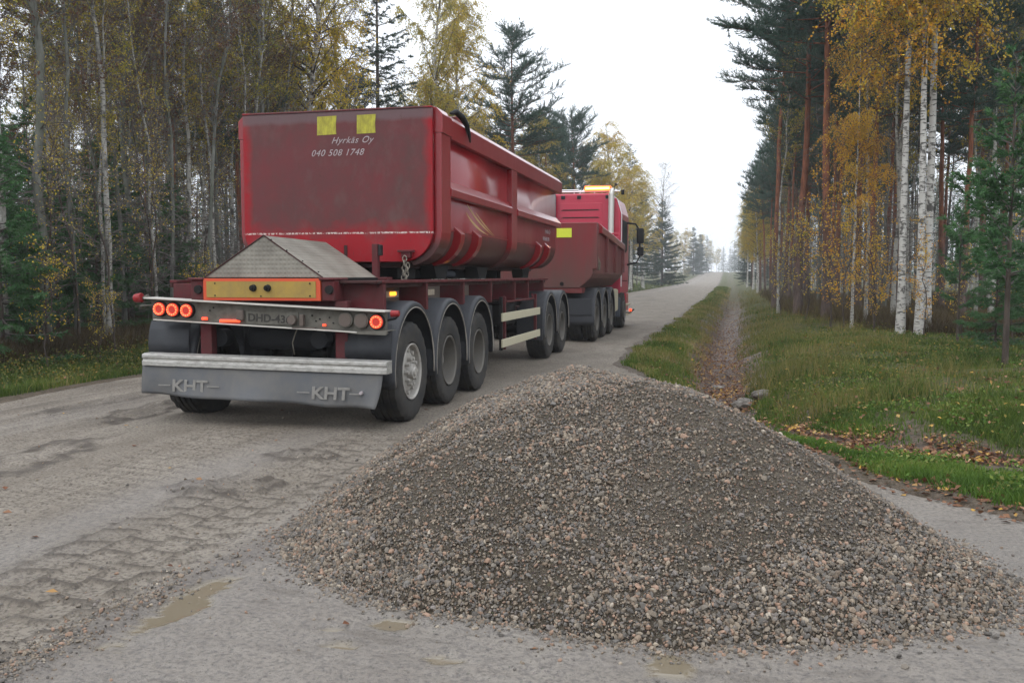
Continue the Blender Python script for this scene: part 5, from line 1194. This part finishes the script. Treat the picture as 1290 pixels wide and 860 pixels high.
off = lambda x, y: sstep(-.02, -.30, road_sd(x, y))
wf = lambda y: .0030+.00030*y
# near strip of lush grass by the side road
grassfield('grass', 'bright green grass strip along the side road and ditch end', 'grass_bright', 1, 210000, wedge(5.2, 16, lambda y: rx(y)-.1, lambda y: np.minimum(.5*y+2.5, rx(y)+2.6), 1.3),
           lambda x, y: off(x, y)*sstep(.20, .45, dwall(x, y)+(fbm(x*2, y*2, 8))*.4)*sstep(1.9, .7, -road_sd(x, y)+fbm(x*1.3, y*1.3, 5, 4)*1.6)*(.15+.85*sstep(-.16, .05, fbm(x*2.4, y*2.4, 38, 4))), lambda x, y: .07+.09*fbm(x*1.6, y*1.6, 2, 3), wf, lambda x, y: .34+fbm(x*2.0, y*2.0, 39, 4)*1.5)
grassfield('grass', 'rough green and straw grass on the bank right of the ditch', 'grass_green', 2, 430000, wedge(7.2, 45, lambda y: ditch_x(y)+.3, lambda y: .5*y+2.5, 2.),
           lambda x, y: off(x, y)*sstep(.35, .95, dwall(x, y)+fbm(x*1.5, y*1.2, 48, 3)*.8)*(.12+.88*sstep(-.10, .12, fbm(x*1.1, y*1.1, 33, 4)))*np.where(x > edge_r(y)+1.5, .35, 1), lambda x, y: .07+.15*np.clip(fbm(x*.7, y*.7, 12, 3)+.1, 0, 1), wf,
           lambda x, y: .30+fbm(x*.9, y*.9, 35, 3)*1.3)
grassfield('grass', 'straw and olive grass on the verge between road and ditch', 'grass_green', 3, 150000, wedge(11, 140, lambda y: rx(y)-.15, lambda y: ditch_x(y)-.3, 1.7),
           lambda x, y: off(x, y)*(.08+.92*sstep(.45, 1.05, dwall(x, y)+fbm(x*1.6, y*1.1, 4, 3)*1.1))*sstep(.15, .4, dwall(x, y))*(.25+.75*sstep(-.12, .1, fbm(x*1.4, y*1.0, 46, 3))), lambda x, y: .05+.13*np.clip(fbm(x*.9, y*.9, 14, 3)+.15, 0, 1)+.03*sstep(.9, .4, dwall(x, y)), wf, lambda x, y: .50+fbm(x*1.5, y*.5, 45, 3)*1.4+.3*sstep(.9, .4, dwall(x, y)))
grassfield('dry_grass', 'tall dry stems over the ditch bank', 'grass_dry', 4, 26000, wedge(11, 90, lambda y: ditch_x(y)-1.3, lambda y: ditch_x(y)+3.5, 1.7),
           lambda x, y: off(x, y)*sstep(.32, .5, dwall(x, y))*sstep(-.05, .15, fbm(x*1.3, y*1.3, 55, 3)), lambda x, y: .34+0*x, lambda y: .0014+.00014*y)
grassfield('grass', 'yellowing grass on the verge at the left road edge', 'grass_green', 5, 150000, wedge(8.8, 200, lambda y: -8.5+0*y, lambda y: -13.5-.02*y, 1.8),
           lambda x, y: off(x, y)*(.4+.6*sstep(-.1, .15, fbm(x*1.1, y*1.1, 36, 4))), lambda x, y: .13+.16*np.clip(fbm(x*.8, y*.8, 16, 3)+.15, 0, 1), wf, lambda x, y: .42+fbm(x*.9, y*.9, 37, 3)*1.3)
grassfield('dry_grass', 'dark brown brush and stems under the left wood', 'brush_brown', 6, 90000, wedge(11, 60, lambda y: -11.3+0*y, lambda y: -1.0*y, 1.6),
           lambda x, y: (x < -11)*1., lambda x, y: .45+0*x, lambda y: .003+.0002*y)
grassfield('dry_grass', 'dark brown brush and stems under the right wood', 'brush_brown', 7, 80000, wedge(21, 70, lambda y: edge_r(y)-.6, lambda y: .33*y+1, 1.4),
           lambda x, y: 1.+0*x, lambda x, y: .50+0*x, lambda y: .003+.0002*y)
# meadow patch beyond the truck
# low leafy plants
def leafy(name, label, mat, seed, n, fx, dens, zmax, size):
    rng = np.random.default_rng(seed); x, y = fx(rng, n); k_ = rng.random(len(x)) < dens(x, y); x, y = x[k_], y[k_]
    P = np.stack([x, y, ground_z(x, y)+rng.random(len(x))**1.5*zmax], 1); v, f = leaves(rng, P, size*(1+.03*y[:, None]), 0.)
    me = np_mesh(name, [(v, f, mat)], {'tint': np.repeat(rng.random(len(x)), 4)}); print(name, len(x)); return tag(link_mesh(name, me), label, None, None, 'stuff')
leafy('low_plants', 'low leafy plants among the right bank grass', 'grass_bright', 21, 60000, wedge(5.6, 26, lambda y: rx(y), lambda y: .33*y+1, 1.6), lambda x, y: off(x, y)*sstep(.3, .5, dwall(x, y))*sstep(.0, .2, fbm(x*1.2, y*1.2, 66, 3)), .11, .028)
leafy('low_plants', 'green and brown bilberry plants on the right bank', 'leaf_bilberry', 22, 90000, wedge(7.5, 34, lambda y: ditch_x(y)+.5, lambda y: .5*y+2, 1.8), lambda x, y: off(x, y)*sstep(.5, .8, dwall(x, y))*sstep(.02, .2, fbm(x*.9, y*.9, 68, 3)), .24, .028)
leafy('low_plants', 'yellowing bilberry plants on the left verge', 'leaf_bilberry', 23, 60000, wedge(8.8, 60, lambda y: -9.0+0*y, lambda y: -13.5+0*y, 1.6), lambda x, y: off(x, y)*sstep(-.05, .15, fbm(x*.9, y*.9, 69, 3)), .30, .03)
def flat_leaves(name, label, seed, n, fx, dens, zf, size, pos_z):
    rng = np.random.default_rng(seed); x, y = fx(rng, n); k_ = rng.random(len(x)) < dens(x, y); x, y = x[k_], y[k_]; n = len(x)
    P = np.stack([x, y, pos_z(x, y)+.004+rng.random(n)*zf], 1); d = rng.normal(size=(n, 3)); d[:, 2] *= .25; d = unit(d); up_ = rng.normal(size=(n, 3))*.3+np.array([0, 0, 1]); s_ = unit(np.cross(d, up_))
    L = size*rng.uniform(.6, 1.3, (n, 1)); nrm = np.cross(s_, d)
    V = np.stack([P, P+d*L*.45+s_*L*.36+nrm*L*.12, P+d*L, P+d*L*.45-s_*L*.36+nrm*L*.10], 1)
    me = np_mesh(name, [(V.reshape(-1, 3), np.arange(n*4).reshape(n, 4), 'litter')], {'tint': np.repeat(rng.random(n), 4)}); print(name, n); return tag(link_mesh(name, me), label, None, None, 'stuff')
flat_leaves('fallen_leaves', 'brown and pale fallen leaves filling the ditch', 31, 40000, wedge(8.6, 90, lambda y: ditch_x(y)-.9, lambda y: ditch_x(y)+.9, 1.8), lambda x, y: .75*sstep(.75, .35, dwall(x, y))*off(x, y)*sstep(-.25, .1, fbm(x*2.2, y*1.6, 90, 3)), .03, .05, lambda x, y: ground_z(x, y))
flat_leaves('fallen_leaves', 'fallen leaves scattered along the side road edge', 32, 9000, wedge(4.6, 11, lambda y: rx(y)-.5, lambda y: rx(y)+.7, 1.2), lambda x, y: .35*sstep(.35, -.1, road_sd(x, y))*(y > 4.9), .012, .05, lambda x, y: np.maximum(ground_z(x, y), road_z(x, y)))
flat_leaves('fallen_leaves', 'few fallen leaves lying on the wet road', 33, 260, wedge(2.8, 12, lambda y: -8.4+0*y, lambda y: 2.4+0*y, 1.2), lambda x, y: (road_sd(x, y) > .1)*(pile_h(x, y)[1] < -.05)*.35, .002, .05, road_z)
flat_leaves('fallen_leaves', 'fallen leaves in the grass on both verges', 34, 16000, wedge(8, 50, lambda y: -12.5+0*y, lambda y: .3*y+1, 1.7), lambda x, y: off(x, y)*.4, .10, .05, lambda x, y: ground_z(x, y)+.03)
# rocks in the ditch
for i, (x, y, r, lab) in enumerate(((.30, 14.0, .16, 'largest grey rock in the ditch behind the gravel pile'), (.55, 13.7, .13, 'flat brownish rock beside the largest rock in the ditch'), (-.12, 16.6, .10, 'small pale stone in the leaf filled ditch farther back'))):
    bm = bmesh.new(); bmesh.ops.create_icosphere(bm, subdivisions=3, radius=1)
    for vv in bm.verts:
        p = vv.co; k = 1+.45*float(fbm(np.array(p.x*1.5+i*9), np.array(p.y*1.5+p.z*2), 5, 3)); vv.co = Vector((p.x*1.3, p.y, p.z*.6))*r*k
    me = bpy.data.meshes.new('rock'); bm.to_mesh(me); bm.free(); me.materials.append(M['rock'])
    z = float(ground_z(np.array([x]), np.array([y]))[0]); tag(link_mesh('rock', me, None, (x, y, z+r*.25)), lab, 'rock', 'rocks in the ditch')

# ------------------------------------------------------------------ air, light, camera
b = bpy.data.meshes.new('haze'); bm = bmesh.new(); bmesh.ops.create_cube(bm, size=1)
for v_ in bm.verts: v_.co = Vector((v_.co.x*620, v_.co.y*700+300, v_.co.z*40+15.5))
bm.to_mesh(b); bm.free()
n = bpy.data.materials.new('air'); n.use_nodes = True; nt = n.node_tree; nt.nodes.remove(nt.nodes['Principled BSDF'])
pv = nt.nodes.new('ShaderNodeVolumePrincipled'); pv.inputs['Density'].default_value = .00085; pv.inputs['Color'].default_value = (.93, .96, 1, 1); pv.inputs['Anisotropy'].default_value = .2
nt.links.new(pv.outputs[0], nt.nodes['Material Output'].inputs['Volume']); b.materials.append(n)
if HAZE:
    hz = link_mesh('haze', b); hz['kind'] = 'stuff'; hz['label'] = 'thin pale autumn mist'

w = bpy.data.worlds.new('World'); sc.world = w; w.use_nodes = True; nt = w.node_tree; bg = nt.nodes['Background']
sky = nt.nodes.new('ShaderNodeTexSky'); sky.sky_type = 'NISHITA'; sky.sun_disc = False
sky.sun_elevation = rad(48); sky.sun_rotation = rad(215); sky.air_density = 1; sky.dust_density = 4; sky.ozone_density = 1
hs = nt.nodes.new('ShaderNodeHueSaturation'); hs.inputs['Saturation'].default_value = .12; nt.links.new(sky.outputs[0], hs.inputs['Color'])
tc = nt.nodes.new('ShaderNodeTexCoord'); no = nt.nodes.new('ShaderNodeTexNoise'); no.inputs['Scale'].default_value = 1.6; no.inputs['Detail'].default_value = 4
nt.links.new(tc.outputs['Generated'], no.inputs['Vector'])
cr = nt.nodes.new('ShaderNodeValToRGB'); cr.color_ramp.elements[0].color = (10.8, 11.5, 12.5, 1); cr.color_ramp.elements[1].color = (12.8, 13.3, 14.2, 1)
cr.color_ramp.elements[0].position = .35; cr.color_ramp.elements[1].position = .65
nt.links.new(no.outputs[0], cr.inputs[0])
sx = nt.nodes.new('ShaderNodeSeparateXYZ'); nt.links.new(tc.outputs['Generated'], sx.inputs[0])
mr = nt.nodes.new('ShaderNodeMapRange'); mr.inputs['From Min'].default_value = 0; mr.inputs['From Max'].default_value = 1; mr.inputs['To Min'].default_value = .93; mr.inputs['To Max'].default_value = 1.95
nt.links.new(sx.outputs[2], mr.inputs['Value'])
vm = nt.nodes.new('ShaderNodeVectorMath'); vm.operation = 'SCALE'; nt.links.new(cr.outputs[0], vm.inputs[0]); nt.links.new(mr.outputs[0], vm.inputs['Scale'])
mx = nt.nodes.new('ShaderNodeMix'); mx.data_type = 'RGBA'; mx.inputs[0].default_value = .85
nt.links.new(hs.outputs[0], mx.inputs[6]); nt.links.new(vm.outputs[0], mx.inputs[7]); nt.links.new(mx.outputs[2], bg.inputs['Color'])
bg.inputs['Strength'].default_value = .10
sl = bpy.data.lights.new('sun', 'SUN'); sl.energy = .6; sl.angle = rad(35); sl.color = (1, .97, .93)
so = bpy.data.objects.new('sun', sl); COL.objects.link(so)
az = rad(215); el = rad(48); d = Vector((math.sin(az)*math.cos(el), math.cos(az)*math.cos(el), math.sin(el)))
so.rotation_euler = d.to_track_quat('Z', 'Y').to_euler()

cam = bpy.data.cameras.new('camera'); co = bpy.data.objects.new('camera', cam); COL.objects.link(co)
co.location = (0, 0, 1.5); co.rotation_euler = (rad(90-4.08), 0, rad(13.2)); cam.sensor_width = 36; cam.lens = 1150/1290*36
cam.clip_end = 3000; cam.clip_start = .05; sc.camera = co
sc.view_settings.view_transform = 'Standard'; sc.view_settings.look = 'None'; sc.view_settings.exposure = EXPO; sc.view_settings.gamma = 1
sc.render.engine = 'CYCLES'; cy = sc.cycles
cy.max_bounces = 6; cy.diffuse_bounces = 3; cy.glossy_bounces = 3; cy.transmission_bounces = 3; cy.volume_bounces = 1; cy.transparent_max_bounces = 4
cy.use_denoising = True; cy.caustics_reflective = False; cy.caustics_refractive = False; cy.sample_clamp_indirect = 6
cy.use_adaptive_sampling = True; cy.adaptive_threshold = .02
